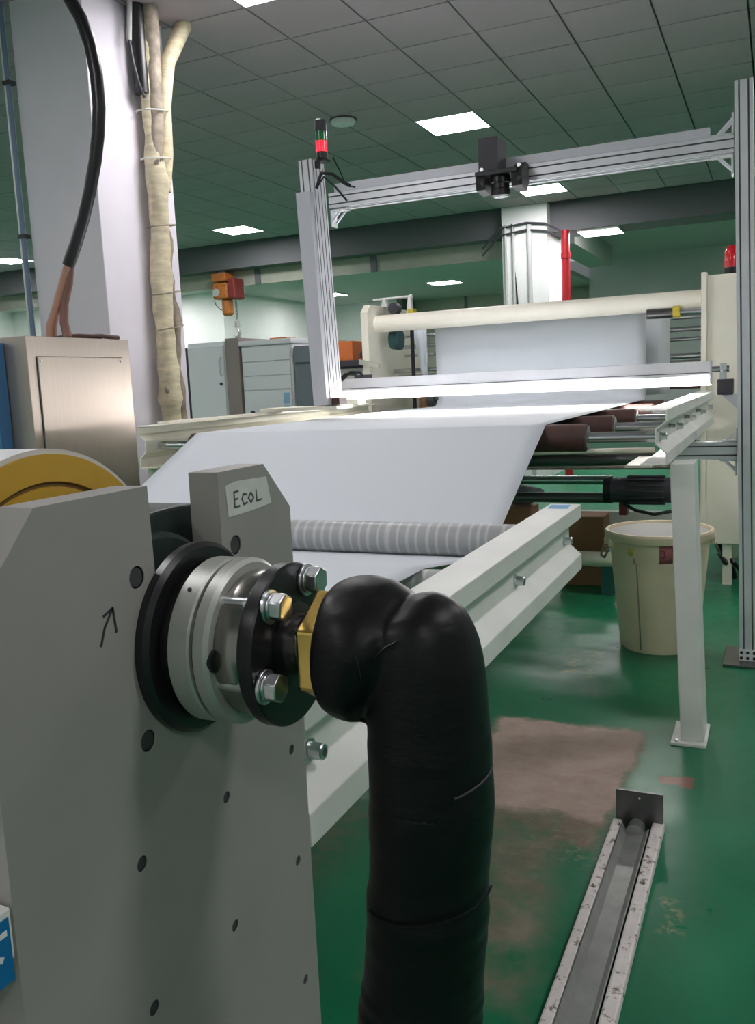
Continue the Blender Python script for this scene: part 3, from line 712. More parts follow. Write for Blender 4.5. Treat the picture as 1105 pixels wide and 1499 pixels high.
# signal tower
t = thing('signal_tower', 'small signal tower lamp with black, green and red sections on the left post', 'signal lamp', (-2.385, PY + .03, 2.755))
def tw(z0, z1, m, nm, r=.033): MB().lathe([(z0, r * .9), (z0 + .003, r), (z1 - .003, r), (z1, r * .9)], (-2.395, PY + .0), 'z', 28).build(nm, m, t)
tw(2.94, 3.0, 'charcoal', 'top_cap'); tw(2.885, 2.94, 'lens_green', 'green_lens'); tw(2.825, 2.885, 'lens_red', 'red_lens'); tw(2.785, 2.825, 'black_metal', 'base_cap', .030)
MB().box(-2.425, -2.365, PY - .02, PY + .045, 2.775, 2.787).box(-2.43, -2.405, PY - .03, PY - .002, 2.735, 2.78).build('bracket', 'black_metal', t, bevel=.002)
# line camera
t = thing('line_scan_camera', 'black box camera with downward lens clamped to the portal beam', 'camera', (-1.36, PY - .08, 2.425))
B(-1.423, -1.320, PY - .15, PY + .012, 2.556, 2.722).build('housing', 'charcoal', t, bevel=.003)
B(-1.44, -1.22, PY - .16, PY - .004, 2.535, 2.556).build('mount_plate', 'black_metal', t, bevel=.002)
MB().lathe([(2.535, .050), (2.50, .052), (2.496, .046), (2.47, .046), (2.466, .050), (2.436, .050), (2.432, .044), (2.432, 0)], (-1.325, PY - .09), 'z', 36).build('lens_barrel', 'black_metal', t)
MB().lathe([(2.4318, .036), (2.4305, .036), (2.4305, .0)], (-1.325, PY - .09), 'z', 32).build('lens_glass', 'glass', t)
for x0, x1 in ((-1.445, -1.395), (-1.255, -1.20)):
    cl = MB().prism([(PY - .13, 2.47), (PY - .03, 2.455), (PY + .012, 2.50), (PY + .012, 2.60), (PY - .04, 2.60), (PY - .14, 2.55)], 'x', x0, x1).build('clamp', 'black_metal', t, bevel=.004)
    for zz in (2.50, 2.565): MB().cyl((x1 - .01, PY - .135, zz), (x1 - .01, PY - .155, zz), .010, n=12).build('clamp_knob', 'zinc' if zz > 2.55 else 'black_metal', cl)

# cross bar from rail to right post
t = thing('cross_bar', 'horizontal aluminium bar joining the right rail to the right post', 'bar', (-.27, PY + .08, 1.07))
profile(shift(slotted(.08, .09, 2, 2), PY + .1, 1.085), 'x', -.55, -.180, None, 'profile', t)
gusset(-.180, 1.039, -1, -1, t, PY + .1, .08); gusset(-.180, 1.131, -1, 1, t, PY + .1, .07)

# ------------------------------------------------------------------ inspection light bar
LY = 5.70
t = thing('light_bar', 'long aluminium light bar with glowing white strip across the web', 'light bar', (-1.57, LY, 1.405))
MB().prism([(LY - .05, 1.468), (LY - .045, 1.545), (LY + .05, 1.545), (LY + .05, 1.456), (LY - .046, 1.456)], 'x', -2.80, -.362).build('housing', 'aluminium', t, bevel=.003)
B(-2.80, -.362, LY - .052, LY - .046, 1.476, 1.480).build('housing_line', 'slot_dark', t)
MB().prism([(LY - .045, 1.456), (LY + .045, 1.456), (LY + .03, 1.416), (LY - .028, 1.413)], 'x', -2.79, -.375).build('light_strip', 'bar_glow', t)
B(-2.80, -.362, LY + .046, LY + .052, 1.402, 1.545).build('added_light_shield', 'aluminium_grey', t)  # unseen plate, added to keep the strip's light off the far web
for x0, x1 in ((-2.806, -2.797), (-.366, -.357)): B(x0, x1, LY - .055, LY + .055, 1.41, 1.548).build('end_cap', 'aluminium_grey', t)
MB().cyl((-.36, LY, 1.495), (-.26, LY, 1.495), .018, n=20).build('end_shaft', 'steel', t)
MB().box(-.31, -.275, LY - .03, LY + .03, 1.43, 1.53).cyl((-.292, LY - .034, 1.50), (-.292, LY + .034, 1.50), .02, n=16).build('clamp', 'zinc', t, bevel=.004)
B(-.325, -.235, LY - .05, LY + .05, 1.345, 1.435).build('end_block', 'charcoal', t, bevel=.004)
B(-2.84, -2.66, LY - .06, LY + .06, 1.365, 1.405).build('end_seat', 'cream_paint', t, bevel=.006)
MB().prism([(-.30, 1.345), (-.215, 1.345), (-.215, 1.26)], 'y', LY - .03, LY + .03).build('bracket', 'aluminium_grey', t)
for dx, dz in ((0, 0), (.04, .012)):
    MB().sweep([(-2.66 + dx, LY - .02, 1.53), (-2.69 + dx, LY - .03, 1.575 + dz), (-2.76 + dx, LY - .04, 1.58 + dz), (-2.83 + dx * .5, LY - .05, 1.52), (-2.87, LY - .05, 1.43), (-2.89, LY - .05, 1.37)], .010, 10).build('cable', 'black_rubber', t)
for x in (-2.665, -2.60): B(x - .03, x + .02, LY - .04, LY + .02, 1.545, 1.57).build('cable_plug', 'charcoal', t, bevel=.004)

# ------------------------------------------------------------------ far machine
FY = 6.5
t = thing('rear_machine', 'cream rear coating machine with tall side frames and a top tube', 'machine', (-1.7, 6.9, 0))
MB().prism([(6.45, .3), (7.6, .3), (7.6, 2.12), (6.52, 2.12), (6.45, 2.06)], 'x', -2.99, -2.93).build('side_frame', 'cream_paint', t, bevel=.004)
rf = MB().prism([(6.5, .29), (7.7, .29), (7.7, 2.12), (6.5, 2.12)], 'x', -.44, -.02).build('side_frame', 'cream_paint', t, bevel=.006)
B(-.475, -.44, 6.47, 6.55, .29, 2.14).build('edge_flange', 'cream_paint', t, bevel=.003)
for x in (-2.96, -.30, -.08):
    for y in (6.55, 7.5): B(x - .03, x + .03, y - .03, y + .03, 0, .3).build('leg', 'cream_paint', t)
MB().cyl((-2.93, 6.62, 1.975), (-.47, 6.62, 1.975), .066, n=40).build('top_tube', 'cream_paint', t)
for k, (y, z, r) in enumerate([(6.95, 1.88, .016), (7.1, 1.80, .018), (7.2, 1.73, .014), (6.95, 1.60, .02), (7.05, 1.55, .022)]):
    MB().cyl((-2.93, y, z), (-.44, y, z), r, n=14).build('tie_bar', 'steel', t)
MB().cyl((-.84, 6.58, 1.895), (-.66, 6.58, 1.895), .034, n=20).build('shaft_chuck', 'dark_steel', t)
MB().cyl((-.665, 6.58, 1.90), (-.62, 6.58, 1.90), .040, n=20).build('chuck_collar', 'mark_yellow', t)
MB().cyl((-.66, 6.58, 1.895), (-.44, 6.58, 1.895), .020, n=16).build('chuck_shaft', 'steel', t)
MB().cyl((-2.93, 6.62, 1.248), (-.44, 6.62, 1.248), .05, n=24).build('infeed_roller', 'steel', t)
MB().lathe([(-2.86, .075), (-2.80, .085), (-2.78, .085), (-2.78, .0)], (6.75, 1.85), 'x', 28).build('hand_wheel', 'fan_teal', t)
MB().lathe([(-2.56, .06), (-2.52, .07), (-2.50, .07), (-2.50, .02), (-2.47, .02), (-2.47, 0)], (6.75, 1.36), 'x', 28).build('lower_pulley', 'dark_steel', t)
MB().cyl((-2.70, 6.8, 1.25), (-2.70, 6.8, 1.93), .016, n=12).build('upright_rod', 'black_metal', t)
B(-2.90, -.46, 7.45, 7.55, 1.36, 1.44).build('rear_tie', 'cream_paint', t)
MB().cyl((-2.93, 6.05, .245), (-.55, 6.05, .245), .052, n=24).build('lower_tube', 'cream_paint', t)
MB().cyl((-2.93, 6.05, .79), (-1.0, 6.05, .79), .030, n=20).build('lower_shaft', 'steel', t)
MB().cyl((-2.93, 6.05, .67), (-1.0, 6.05, .67), .036, n=20).build('lower_shaft', 'dark_steel', t)
MB().cyl((-2.93, 6.35, .86), (-.5, 6.35, .86), .03, n=20).build('lower_shaft', 'brown_case', t)
B(-2.93, -.44, 6.55, 6.63, .40, .50).build('lower_tie', 'low_ceiling', t)
B(-1.075, -1.0, 6.02, 6.12, 0, .20).build('tube_foot', 'teal_paint', t)
for x in (-2.90, -.56): B(x - .04, x + .04, 6.0, 6.5, .2, .30).build('tube_bracket', 'cream_paint', t)
mt_ = MB().cyl((-1.04, 6.05, .725), (-.62, 6.05, .725), .085, n=32).build('drive_motor', 'charcoal', t)
for k in range(14):
    a = 2 * PI * k / 14; c, s_ = math.cos(a), math.sin(a)
    MB().add([(x, 6.05 + c * r - s_ * w2, .725 + s_ * r + c * w2) for x in (-.90, -.66) for r, w2 in ((.08, .003), (.098, .003), (.098, -.003), (.08, -.003))],
             [(0, 1, 2, 3), (7, 6, 5, 4), (0, 4, 5, 1), (1, 5, 6, 2), (2, 6, 7, 3), (3, 7, 4, 0)]).build('fin', 'charcoal', mt_)
MB().lathe([(-1.05, .09), (-1.0, .093), (-1.0, .06)], (6.05, .725), 'x', 32).build('motor_flange', 'black_metal', mt_)
B(-.95, -.90, 6.0, 6.10, .56, .645).build('motor_foot', 'hoist_red', mt_)
MB().sweep([(-.92, 6.0, .64), (-.84, 5.97, .60), (-.72, 5.96, .575), (-.58, 6.0, .60), (-.52, 6.1, .66)], .012, 8).build('motor_cable', 'black_rubber', mt_)
MB().cyl((-2.85, 4.42, 1.075), (-.50, 4.42, 1.085), .032, n=24).build('return_tube', 'dark_steel', t)
MB().cyl((-2.85, 4.15, 1.125), (-.50, 4.15, 1.15), .012, n=16).build('return_rod', 'cream_paint', t)
B(-.60, -.485, 3.95, 4.5, 1.09, 1.10).build('drip_tray', 'cream_paint', t)
for x, r in ((-.36, .02), (-.31, .016)): MB().sweep([(x, 6.6, .30), (x + .01, 6.55, .22), (x + .05, 6.52, .16), (x + .09, 6.6, .10), (x + .1, 6.7, .02)], r, 10).build('floor_cable', 'black_rubber', t)
B(-.60, -.50, 6.40, 6.46, .55, 1.15).build('junction_box', 'charcoal', t)

# rear sheets of web hanging in the far machine
mb = MB(); NX = 20; NZ = 8
for i in range(NZ + 1):
    for k in range(NX + 1):
        u = k / NX; v = i / NZ; mb.v.append((-2.52 + 1.80 * u, 6.90 + .004 * math.sin(9 * u), 1.95 - .62 * v))
for i in range(NZ):
    for k in range(NX):
        a = i * (NX + 1) + k; mb.f.append((a, a + 1, a + NX + 2, a + NX + 1)); mb.sm.append(True)
tag(mb.build('hanging_sheet', 'paper', solid=.0008, auto=0), 'pale sheet hanging down behind the main web under the cream top tube', 'paper sheet')
mb = MB()
for i in range(11):
    v = i / 10; wd = .085 * (1 - .55 * v) ; z = 1.935 - .38 * v
    for k in range(9):
        u = k / 8; mb.v.append((-2.635 + .03 * v + wd * (u - .5) * 1.5, 6.80 + .012 * math.sin(u * 12 + v), z))
for i in range(10):
    for k in range(8):
        a = i * 9 + k; mb.f.append((a, a + 1, a + 10, a + 9)); mb.sm.append(True)
tag(mb.build('trim_strip', 'paper', solid=.0008, auto=0), 'narrow trimmed strip of web gathered towards a point left of the hanging web', 'paper strip')

# small frame on top of far machine left
t = thing('spool_holder', 'white wire spool holder on top of the rear machine left frame', 'holder', (-2.86, 6.8, 2.12))
MB().cyl((-3.03, 6.8, 2.182), (-2.70, 6.8, 2.186), .010, n=12).cyl((-2.705, 6.8, 2.186), (-2.685, 6.8, 2.186), .017, n=12).build('rod', 'lamp_frame', t)
MB().prism([(-2.955, 2.12), (-2.90, 2.12), (-2.915, 2.18), (-2.935, 2.18)], 'y', 6.78, 6.82).build('post', 'lamp_frame', t)
MB().prism([(-2.74, 2.02), (-2.68, 2.02), (-2.695, 2.18), (-2.715, 2.18)], 'y', 6.78, 6.82).build('post', 'lamp_frame', t)
MB().lathe([(6.76, .045), (6.84, .045)], (-2.84, 2.10), 'y', 20).build('spool', 'charcoal', t)
B(-2.715, -2.665, 6.76, 6.83, 2.045, 2.085).build('clip', 'mark_yellow', t)

# warning beacon on the far machine
t = thing('warning_beacon', 'red dome warning beacon on top of the rear machine by the right post', 'warning lamp', (-.295, 6.8, 2.12))
MB().lathe([(2.122, .062), (2.185, .060), (2.185, 0)], (-.295, 6.8), 'z', 28).build('base', 'black_metal', t)
MB().lathe([(2.185, .056), (2.28, .054), (2.315, .045), (2.335, .025), (2.34, 0)], (-.295, 6.8), 'z', 28).build('dome', 'beacon_red', t)

# side shelf with orange box
t = thing('side_cabinet', 'pale cabinet with dark tray top between left post and rear machine', 'cabinet', (-3.26, 6.85, 0))
B(-3.46, -3.02, 6.70, 7.10, 0, 1.64).build('body', 'low_ceiling', t, bevel=.004)
B(-3.48, -3.00, 6.66, 7.12, 1.655, 1.705).build('tray', 'charcoal', t, bevel=.004)
MB().prism([(-3.0, 1.70), (-2.83, 1.655), (-2.83, 1.625), (-3.0, 1.66)], 'y', 6.40, 6.43).build('handle_bar', 'olive_panel', t, bevel=.002)
B(-3.46, -3.02, 6.70, 7.10, 1.64, 1.655).build('tray_seat', 'charcoal', t)
o = B(-3.335, -3.20, 6.72, 6.92, 1.707, 1.865).build('orange_case', 'orange_paint', bevel=.004); tag(o, 'bright orange case on the dark tray beside the left post', 'case')
o = B(-3.45, -3.35, 6.72, 6.92, 1.707, 1.885).build('grey_carton', 'conduit_grey', bevel=.003); tag(o, 'pale grey carton half hidden behind the left post, beside the orange case', 'box')
mb = MB().sweep([(-3.16, 6.78, 1.735), (-3.10, 6.80, 1.79), (-3.06, 6.82, 1.76), (-3.04, 6.84, 1.735)], [.02, .045, .038, .02], 10)
tag(mb.build('dark_gloves', 'charcoal'), 'dark crumpled gloves next to the orange case', 'gloves')

# cartons and stack of boards
o = thing('carton', 'brown cardboard carton under the machine behind the bin', 'carton', (-1.28, 6.42, 0))
B(-1.42, -1.10, 6.28, 6.52, 0, .50).build('body', 'carton', o, bevel=.006)
B(-1.415, -1.27, 6.272, 6.279, .44, .49).build('flap', 'carton', o)
o = thing('carton', 'brown cardboard carton seen left of the blue-stickered beam end', 'carton', (-1.85, 6.4, 0))
B(-2.15, -1.62, 6.28, 6.52, 0, .56).build('body', 'carton', o, bevel=.006)
B(-2.1, -1.9, 6.272, 6.279, .50, .55).build('flap', 'carton', o)
mb = MB()
n_r = 10
for i in range(n_r + 1):
    a = PI * i / n_r
    for k in range(14):
        b_ = 2 * PI * k / 14; r = .13 * math.sin(a) * (1 + .18 * math.sin(3 * b_ + 2 * i) + .1 * math.sin(5 * b_))
        mb.v.append((-1.72 + r * 1.2 * math.cos(b_), 6.40 + r * .9 * math.sin(b_), .565 + .075 - .075 * math.cos(a)))
for i in range(n_r):
    for k in range(14): mb.f.append((i * 14 + k, i * 14 + (k + 1) % 14, (i + 1) * 14 + (k + 1) % 14, (i + 1) * 14 + k)); mb.sm.append(True)
tag(mb.build('grey_rags', 'slate_case', auto=0), 'heap of grey rags on the carton behind the beam end', 'rags')
t = thing('board_stack', 'stack of reddish boards in the rear machine below the light bar', 'boards', (-2.60, 7.2, 0))
for k in range(5): B(-2.80 + .08 * k, -2.73 + .08 * k, 7.15, 7.25, 0, 1.47).build('board', 'wood_stack', t)
o = B(-1.03 + .32, -.55, 7.0, 7.2, 1.40, 1.46).build('wooden_block', 'carton', bevel=.003)
tag(o, 'small tan block lying in the rear machine by the right frame', 'block'); o.location.z = 1.442
B(-.95, -.45, 6.99, 7.3, 1.36, 1.44).build('dark_shelf', 'brown_rubber', bpy.data.objects['rear_machine'])

# ------------------------------------------------------------------ plastic bin
bx, by = -.575, 4.97
t = thing('plastic_bin', 'large cream round plastic bin with wire handles and a number tag', 'bin', (bx, by, 0))
MB().lathe([(0, 0.0), (0, .200), (.012, .207), (.60, .262), (.615, .268)], (bx, by), 'z', 64).build('body', 'bin_plastic', t)
MB().lathe([(.61, .262), (.605, .279), (.615, .286), (.645, .287), (.655, .280), (.655, .268), (.64, .262)], (bx, by), 'z', 64, closed=True).build('rim', 'bin_plastic', t)
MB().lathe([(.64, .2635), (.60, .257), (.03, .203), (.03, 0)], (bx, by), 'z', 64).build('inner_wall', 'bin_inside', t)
for ang in (206, 12):
    a = math.radians(ang); d = Vector((math.cos(a), math.sin(a), 0)); q = Vector((-d.y, d.x, 0)); c = Vector((bx, by, 0))
    P = [c + d * .275 + q * .04 + Vector((0, 0, .60)), c + d * .305 + q * .04 + Vector((0, 0, .53)), c + d * .31 + q * .03 + Vector((0, 0, .515)), c + d * .31 - q * .03 + Vector((0, 0, .515)), c + d * .305 - q * .04 + Vector((0, 0, .53)), c + d * .275 - q * .04 + Vector((0, 0, .60))]
    hd = MB().sweep(P, .006, 10).build('wire_handle', 'gunmetal', t)
    for s_ in (.04, -.04):
        p = c + d * .272 + q * s_ + Vector((0, 0, .60)); B(p.x - .016, p.x + .016, p.y - .016, p.y + .016, .575, .615).build('handle_lug', 'bin_plastic', hd, bevel=.004)
def on_bin(ang, z):
    r = .2075 + (.262 - .207) * (z - .012) / .588; a = math.radians(ang); return Vector((bx + r * math.cos(a), by + r * math.sin(a), z))
def bin_patch(a0, a1, z0, z1, m, nm, lift=.0012, tilt=0):
    mb = MB(); n = 6
    for zz in (z0, z1):
        for k in range(n + 1):
            ang = a0 + (a1 - a0) * k / n; p = on_bin(ang, zz + tilt * (k / n - .5)); d = Vector((math.cos(math.radians(ang)), math.sin(math.radians(ang)), 0)); mb.v.append(tuple(p + d * lift))
    for k in range(n): mb.f.append((k, k + 1, n + 2 + k, n + 1 + k)); mb.sm.append(True)
    return mb.build(nm, m, t, solid=.0006)
tg = bin_patch(277, 292, .508, .605, 'tag_red', 'number_tag', tilt=.004); tg['label'] = 'maroon paper tag with a number'
a = math.radians(281.5); p = on_bin(281.5, .556); d = Vector((math.cos(a), math.sin(a), -.09)).normalized(); u = Vector((-math.sin(a), math.cos(a), 0)); v = d.cross(u)
M3 = Matrix((( u.x, v.x, d.x, p.x + d.x * .003), (u.y, v.y, d.y, p.y + d.y * .003), (u.z, v.z, d.z, p.z + d.z * .003), (0, 0, 0, 1)))
text_mesh('tag_number', '3', .06, M3, 'ink_maroon', t)
bin_patch(249, 251, .02, .50, 'seam', 'mould_seam', .0008); bin_patch(321, 322.5, .02, .55, 'seam', 'mould_seam', .0008)
bin_patch(240, 246, .540, .580, 'mark_yellow', 'paint_mark'); bin_patch(246, 249, .50, .53, 'seam', 'scuff', .0009)

# ------------------------------------------------------------------ floor rail with end plate
t = thing('floor_rail', 'rusty white-edged steel floor rail with upright dark end plate', 'floor rail', (-.395, 2.2, 0))
B(-.478, -.446, 0.9, 2.84, 0, .034).build('edge_strip', 'rust_paint', t, bevel=.006)
B(-.352, -.314, 0.9, 2.86, 0, .034).build('edge_strip', 'rust_paint', t, bevel=.006)
MB().prism(thick([(-.443, .040), (-.428, .010), (-.372, .010), (-.356, .030)], .004), 'y', 0.9, 2.80).build('steel_channel', 'worn_steel', t)
ep = B(-.468, -.318, 2.845, 2.853, 0, .134).build('end_plate', 'dark_steel', t, bevel=.001)
MB().cyl((-.392, 2.845, .112), (-.392, 2.843, .112), .0035, n=10).build('plate_hole', 'label_white', ep)
MB().lathe([(2.79, .030), (2.845, .026)], (-.40, .014), 'y', 20).build('weld_nose', 'worn_steel', t)

# ------------------------------------------------------------------ stainless cabinet, hose and pipes at left
CXF = -3.50                                                  # cabinet face looks towards +X
t = thing('control_cabinet', 'tall brushed stainless steel cabinet in front of the wide column', 'cabinet', (-3.78, 3.95, 0))
B(-4.06, CXF, 3.48, 4.28, 0, 1.828).build('body', 'stainless', t, bevel=.004)
dr = B(CXF + .0005, CXF + .010, 3.545, 4.205, .15, 1.722).build('door', 'stainless', t, bevel=.002)
for y in (3.565, 4.185):
    for z in (.19, 1.702): MB().cyl((CXF + .010, y, z), (CXF + .014, y, z), .007, n=12).build('door_screw', 'zinc', dr)
MB().box(CXF, CXF + .0015, 3.541, 4.209, 1.722, 1.726).box(CXF, CXF + .0015, 3.541, 3.545, .15, 1.722).box(CXF, CXF + .0015, 4.205, 4.209, .15, 1.722).build('door_gap', 'slot_dark', t)
t = thing('blue_upright', 'blue painted upright at the left edge beside the cabinets', 'post', (-3.72, 3.45, 0))
B(-3.80, -3.645, 3.395, 3.475, 0, 1.80).build('post', 'blue_paint', t, bevel=.004)
B(-3.83, -3.62, 3.375, 3.477, 0, .015).build('foot', 'blue_paint', t)
B(-3.80, -3.645, 3.388, 3.395, 1.40, 1.44).build('band', 'label_pale', t)
t = thing('cable_hose', 'thick black cable hose arching down onto the stainless cabinet', 'cable', (-3.688, 3.951, 1.822))
HP = [(-3.62, 3.98, 4.0), (-3.494, 3.969, 3.699), (-3.424, 3.951, 3.576), (-3.363, 3.951, 3.471), (-3.314, 3.951, 3.330), (-3.291, 3.951, 3.172), (-3.292, 3.951, 3.014), (-3.314, 3.951, 2.882), (-3.350, 3.951, 2.751), (-3.402, 3.951, 2.610), (-3.464, 3.951, 2.470), (-3.530, 3.951, 2.347), (-3.600, 3.951, 2.233)]
MB().sweep(HP, .034, 24).build('sheath', 'black_rubber', t)
MB().sweep([(-3.591, 3.951, 2.250), (-3.644, 3.951, 2.145), (-3.714, 3.951, 2.013), (-3.767, 3.951, 1.908), (-3.775, 3.951, 1.832)], [.024, .026, .026, .03, .03], 16).build('conductor', 'copper_pink', t)
MB().sweep([(-3.587, 3.960, 2.250), (-3.617, 3.960, 2.136), (-3.661, 3.960, 2.031), (-3.670, 3.951, 1.925), (-3.644, 3.942, 1.838)], [.018, .022, .022, .024, .026], 16).build('conductor', 'copper_dark', t)
MB().sweep([(-3.644, 3.942, 1.846), (-3.60, 3.99, 1.849), (-3.56, 4.04, 1.845), (-3.545, 4.10, 1.848), (-3.53, 4.16, 1.842), (-3.53, 4.23, 1.841)], .012, 10).build('lead_wire', 'brown_rubber', t)
MB().sweep([(-3.775, 3.933, 1.842), (-3.68, 3.96, 1.845), (-3.60, 4.03, 1.846), (-3.56, 4.12, 1.842)], .012, 10).build('lead_wire', 'charcoal', t)
t = thing('wall_conduit', 'thin blue-grey conduit running down the left corner of the wide column', 'conduit', (-4.50, 4.58, 0))
MB().cyl((-4.515, 4.565, 0), (-4.515, 4.565, 4.0), .016, n=14).build('pipe', 'conduit_blue', t)
MB().cyl((-4.54, 4.585, 0), (-4.54, 4.585, 4.0), .022, n=14).build('pipe', 'lamp_frame', t)
for z in (1.2, 2.55, 3.5): B(-4.545, -4.485, 4.545, 4.6, z, z + .025).build('clip', 'slot_dark', t)

t = thing('wrapped_pipes', 'bundle of pipes wrapped in beige tape climbing the wide column', 'pipes', (-3.80, 5.048, 0))
P1 = []; R1 = []
for k in range(61):
    z = 4.0 * k / 60; P1.append((-3.805 + .008 * math.sin(z * 5), 5.048 + .05 * min(1, max(0, (z - 2.3) / 1.5)) + .012 * math.sin(z * 3.1), z)); R1.append(.068 + .006 * math.sin(z * 9) + .004 * math.sin(z * 31) + (.012 if 1.40 < z < 1.5 else 0) - .014 * min(1, max(0, (z - 2.95) / .2)))
MB().sweep(P1, R1, 24, tw=lambda i, a: 1 + .05 * math.sin(3 * a + i * 1.3)).build('wrapped_pipe', 'wrap_tape', t, auto=0)
P2 = [(-3.82 + .01 * math.sin(k * .9), 5.172 + .012 * math.sin(k * .7) - .03 * (k > 34) + .0 * k, 4.0 * k / 60) for k in range(61)]
MB().sweep(P2, [.036 + .006 * math.sin(k * 1.7) for k in range(61)], 18, tw=lambda i, a: 1 + .07 * math.sin(2 * a + i)).build('wrapped_pipe', 'wrap_dirty', t, auto=0)
MB().sweep([(-3.785, 5.140, 2.85), (-3.775, 5.177, 3.1), (-3.775, 5.186, 3.4), (-3.765, 5.25, 3.7), (-3.745, 5.44, 4.0)], [.036, .042, .046, .050, .055], 18, tw=lambda i, a: 1 + .05 * math.sin(3 * a + i)).build('branch_pipe', 'wrap_tape', t)
MB().sweep([(-3.775, 5.057, 3.0), (-3.77, 5.085, 3.3), (-3.775, 5.094, 3.6), (-3.775, 5.103, 4.0)], [.040, .045, .055, .06], 18, tw=lambda i, a: 1 + .05 * math.sin(3 * a + i)).build('branch_pipe', 'wrap_dirty', t)
MB().sweep([(-3.825, 5.030, 3.45), (-3.825, 5.034, 4.0)], .05, 16).build('black_sleeve', 'black_rubber', t)
MB().cyl((-3.82, 4.929, 3.75), (-3.82, 4.965, 4.0), .016, n=12).build('thin_conduit', 'conduit_grey', t)
MB().sweep([(-3.82, 4.929, 3.76), (-3.805, 4.933, 3.62), (-3.80, 4.965, 3.5), (-3.795, 5.011, 3.42)], .009, 8).build('thin_cable', 'charcoal', t)
for z, rr in ((1.95, .072), (2.18, .07), (2.62, .072), (3.05, .075), (3.35, .08)):
    MB().sweep([(-3.80 + (rr + .004) * math.cos(a), 5.085 + (rr + .05) * math.sin(a), z + .02 * math.sin(a)) for a in [2 * PI * k / 24 for k in range(25)]], .005, 6).build('tie_band', 'conduit_grey' if z > 3 else 'wrap_dirty', t)
MB().sweep([(-3.775, 4.993, 1.49), (-3.765, 4.956, 1.53), (-3.755, 4.929, 1.55)], [.02, .014, .006], 8).build('tape_tail', 'wrap_dirty', t)

# ------------------------------------------------------------------ cabinets in the background
def fridge(name, label, x0, x1, y, h_, m, door=None, handle=None, lid=None, dep=.6):
    t = thing(name, label, 'cabinet', ((x0 + x1) / 2, y + dep / 2, 0))
    B(x0, x1, y, y + dep, 0, h_).build('body', m, t, bevel=.012)
    if door: d = B(x0 + .01, x1 - .01, y - .025, y - .001, door[0], door[1]).build('door', m, t, bevel=.008)
    if lid: B(x0 - .01, x1 + .01, y - .03, y + dep, h_ + .001, h_ + lid).build('lid', m, t, bevel=.01)
    if handle:
        hx = handle[0]; MB().sweep([(hx, y - .025, handle[1]), (hx, y - .055, handle[1] + .03), (hx, y - .055, handle[2] - .03), (hx, y - .025, handle[2])], .010, 8).build('handle', 'lamp_frame', d)
        MB().cyl((hx - .01, y - .026, handle[1] - .08), (hx - .01, y - .035, handle[1] - .08), .018, n=12).build('lock', 'charcoal', d)
    return t
fridge('upright_freezer', 'white upright freezer with lever handle next to the wide column', -5.76, -5.29, 8.0, 2.02, 'white_case', (.1, 1.98), (-5.335, 1.66, 1.86))
o = B(-5.275, -5.11, 7.98, 8.6, 0, 2.045).build('brown_panel', 'brown_case', bevel=.006); tag(o, 'brown-grey upright panel between the white freezer and the panelled unit', 'panel')
t = fridge('panelled_unit', 'white panelled appliance with lower service hatch beside the brown panel', -5.095, -4.49, 8.0, 1.95, 'white_case', None, None, .055)
for k in range(3): B(-5.075, -4.51, 7.982, 7.999, 1.50 + .145 * k, 1.64 + .145 * k).build('louvre_panel', 'white_case', t, bevel=.003)
ht = B(-5.075, -4.51, 7.975, 7.999, .40, 1.485).build('service_hatch', 'white_case', t, bevel=.005)
B(-4.60, -4.53, 7.970, 7.975, 1.35, 1.46).build('printed_label', 'label_pale', ht); B(-4.60, -4.53, 7.970, 7.975, 1.25, 1.33).build('printed_label', 'label_pale', ht)
B(-4.81, -4.72, 7.970, 7.975, 1.24, 1.29).build('name_plate', 'brown_case', ht); MB().cyl((-4.98, 7.974, 1.26), (-4.98, 7.965, 1.26), .03, n=16).build('knob', 'charcoal', ht)
fridge('slate_cabinet', 'slate grey cabinet just left of the left portal post', -4.475, -4.05, 8.0, 1.92, 'slate_case', (1.75, 1.9))
o = B(-5.95, -5.79, 8.05, 8.6, 0, 1.98).build('dark_gap_panel', 'slot_dark', bevel=.004); tag(o, 'dark narrow panel between the wide column and the white freezer', 'panel')
o = B(-4.86, -4.66, 8.2, 8.4, 2.006, 2.03).build('red_folder', 'orange_paint'); tag(o, 'flat red folder lying on top of the panelled appliance', 'folder')

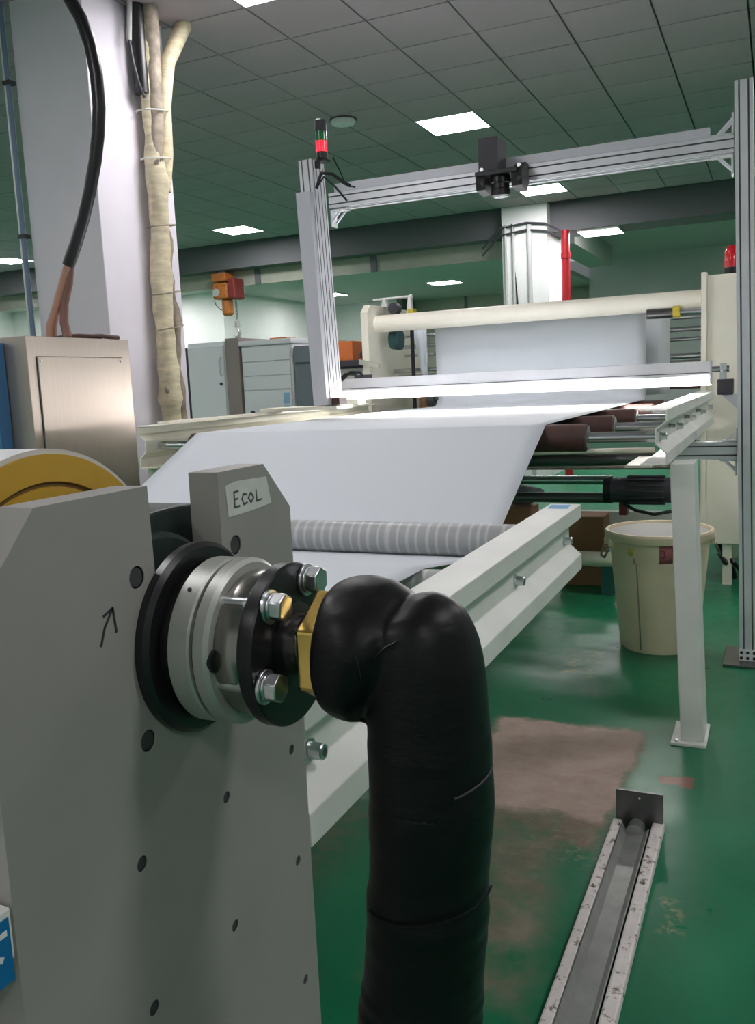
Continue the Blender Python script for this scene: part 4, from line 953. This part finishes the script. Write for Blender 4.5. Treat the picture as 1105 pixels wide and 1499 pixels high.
# chain hoist
HM = Matrix.Translation((-8.85, 13.63, 3.597)) @ Matrix.Diagonal((1.36, 1.36, 1.36, 1)) @ Matrix.Translation((6.65, -10, -3.16))
t = thing('chain_hoist', 'orange electric chain hoist hanging under the dark ceiling beam', 'hoist', tuple(HM @ Vector((-6.65, 10, 2.24))))
B(-6.84, -6.62, 9.90, 10.10, 3.02, 3.13).xf(HM).build('trolley', 'hoist_orange', t, bevel=.02)
B(-6.82, -6.60, 9.88, 10.12, 2.80, 3.00).xf(HM).build('gear_case', 'hoist_orange', t, bevel=.03)
B(-6.59, -6.48, 9.88, 10.12, 2.79, 3.05).xf(HM).build('motor_case', 'hoist_red', t, bevel=.03)
MB().lathe([(9.86, .05), (9.88, .05)], (-6.76, 2.88), 'y', 18).xf(HM).build('end_cover', 'conduit_grey', t)
MB().lathe([(2.80, .06), (2.78, .075), (2.62, .075), (2.59, .05), (2.59, 0)], (-6.68, 10.0), 'z', 20).xf(HM).build('chain_bag', 'hoist_orange', t)
B(-6.76, -6.66, 9.95, 10.05, 3.12, 3.16).xf(HM).build('hanger', 'beam_dark', t)
ch = MB()
for k in range(6):
    zz = 2.76 - .045 * k; pts = []
    for q in range(13):
        a = 2 * PI * q / 12
        pts.append((-6.55 + (.014 * math.cos(a) if k % 2 else 0), 10.0 + (0 if k % 2 else .014 * math.cos(a)), zz + .030 * math.sin(a)))
    ch.sweep(pts, .006, 6, cap=False)
ch.xf(HM).build('chain', 'chain', t)
MB().lathe([(2.52, .0), (2.515, .03), (2.44, .036), (2.43, 0)], (-6.555, 10.0), 'z', 16).xf(HM).build('hook_block', 'chain', t)
MB().sweep([(-6.555, 10, 2.43), (-6.54, 10, 2.40), (-6.52, 10, 2.36), (-6.53, 10, 2.31), (-6.57, 10, 2.30), (-6.60, 10, 2.33)], [.014, .016, .018, .016, .013, .008], 10).xf(HM).build('hook', 'chain', t)
MB().sweep([(-6.53, 10, 2.36), (-6.60, 10, 2.28), (-6.62, 10, 2.15)], .016, 8).xf(HM).build('sling', 'conduit_grey', t)
MB().sweep([(-6.53, 10, 2.36), (-6.50, 10, 2.2), (-6.49, 10, 2.06)], .014, 8).xf(HM).build('sling', 'conduit_grey', t)
B(-6.65, -6.60, 9.98, 10.02, 2.06, 2.18).xf(HM).build('sling_end', 'charcoal', t)
MB().sweep([(-6.88, 10, 2.80), (-6.86, 10, 2.74), (-6.80, 10, 2.68), (-6.74, 10, 2.66)], .006, 6).xf(HM).build('control_cable', 'charcoal', t)
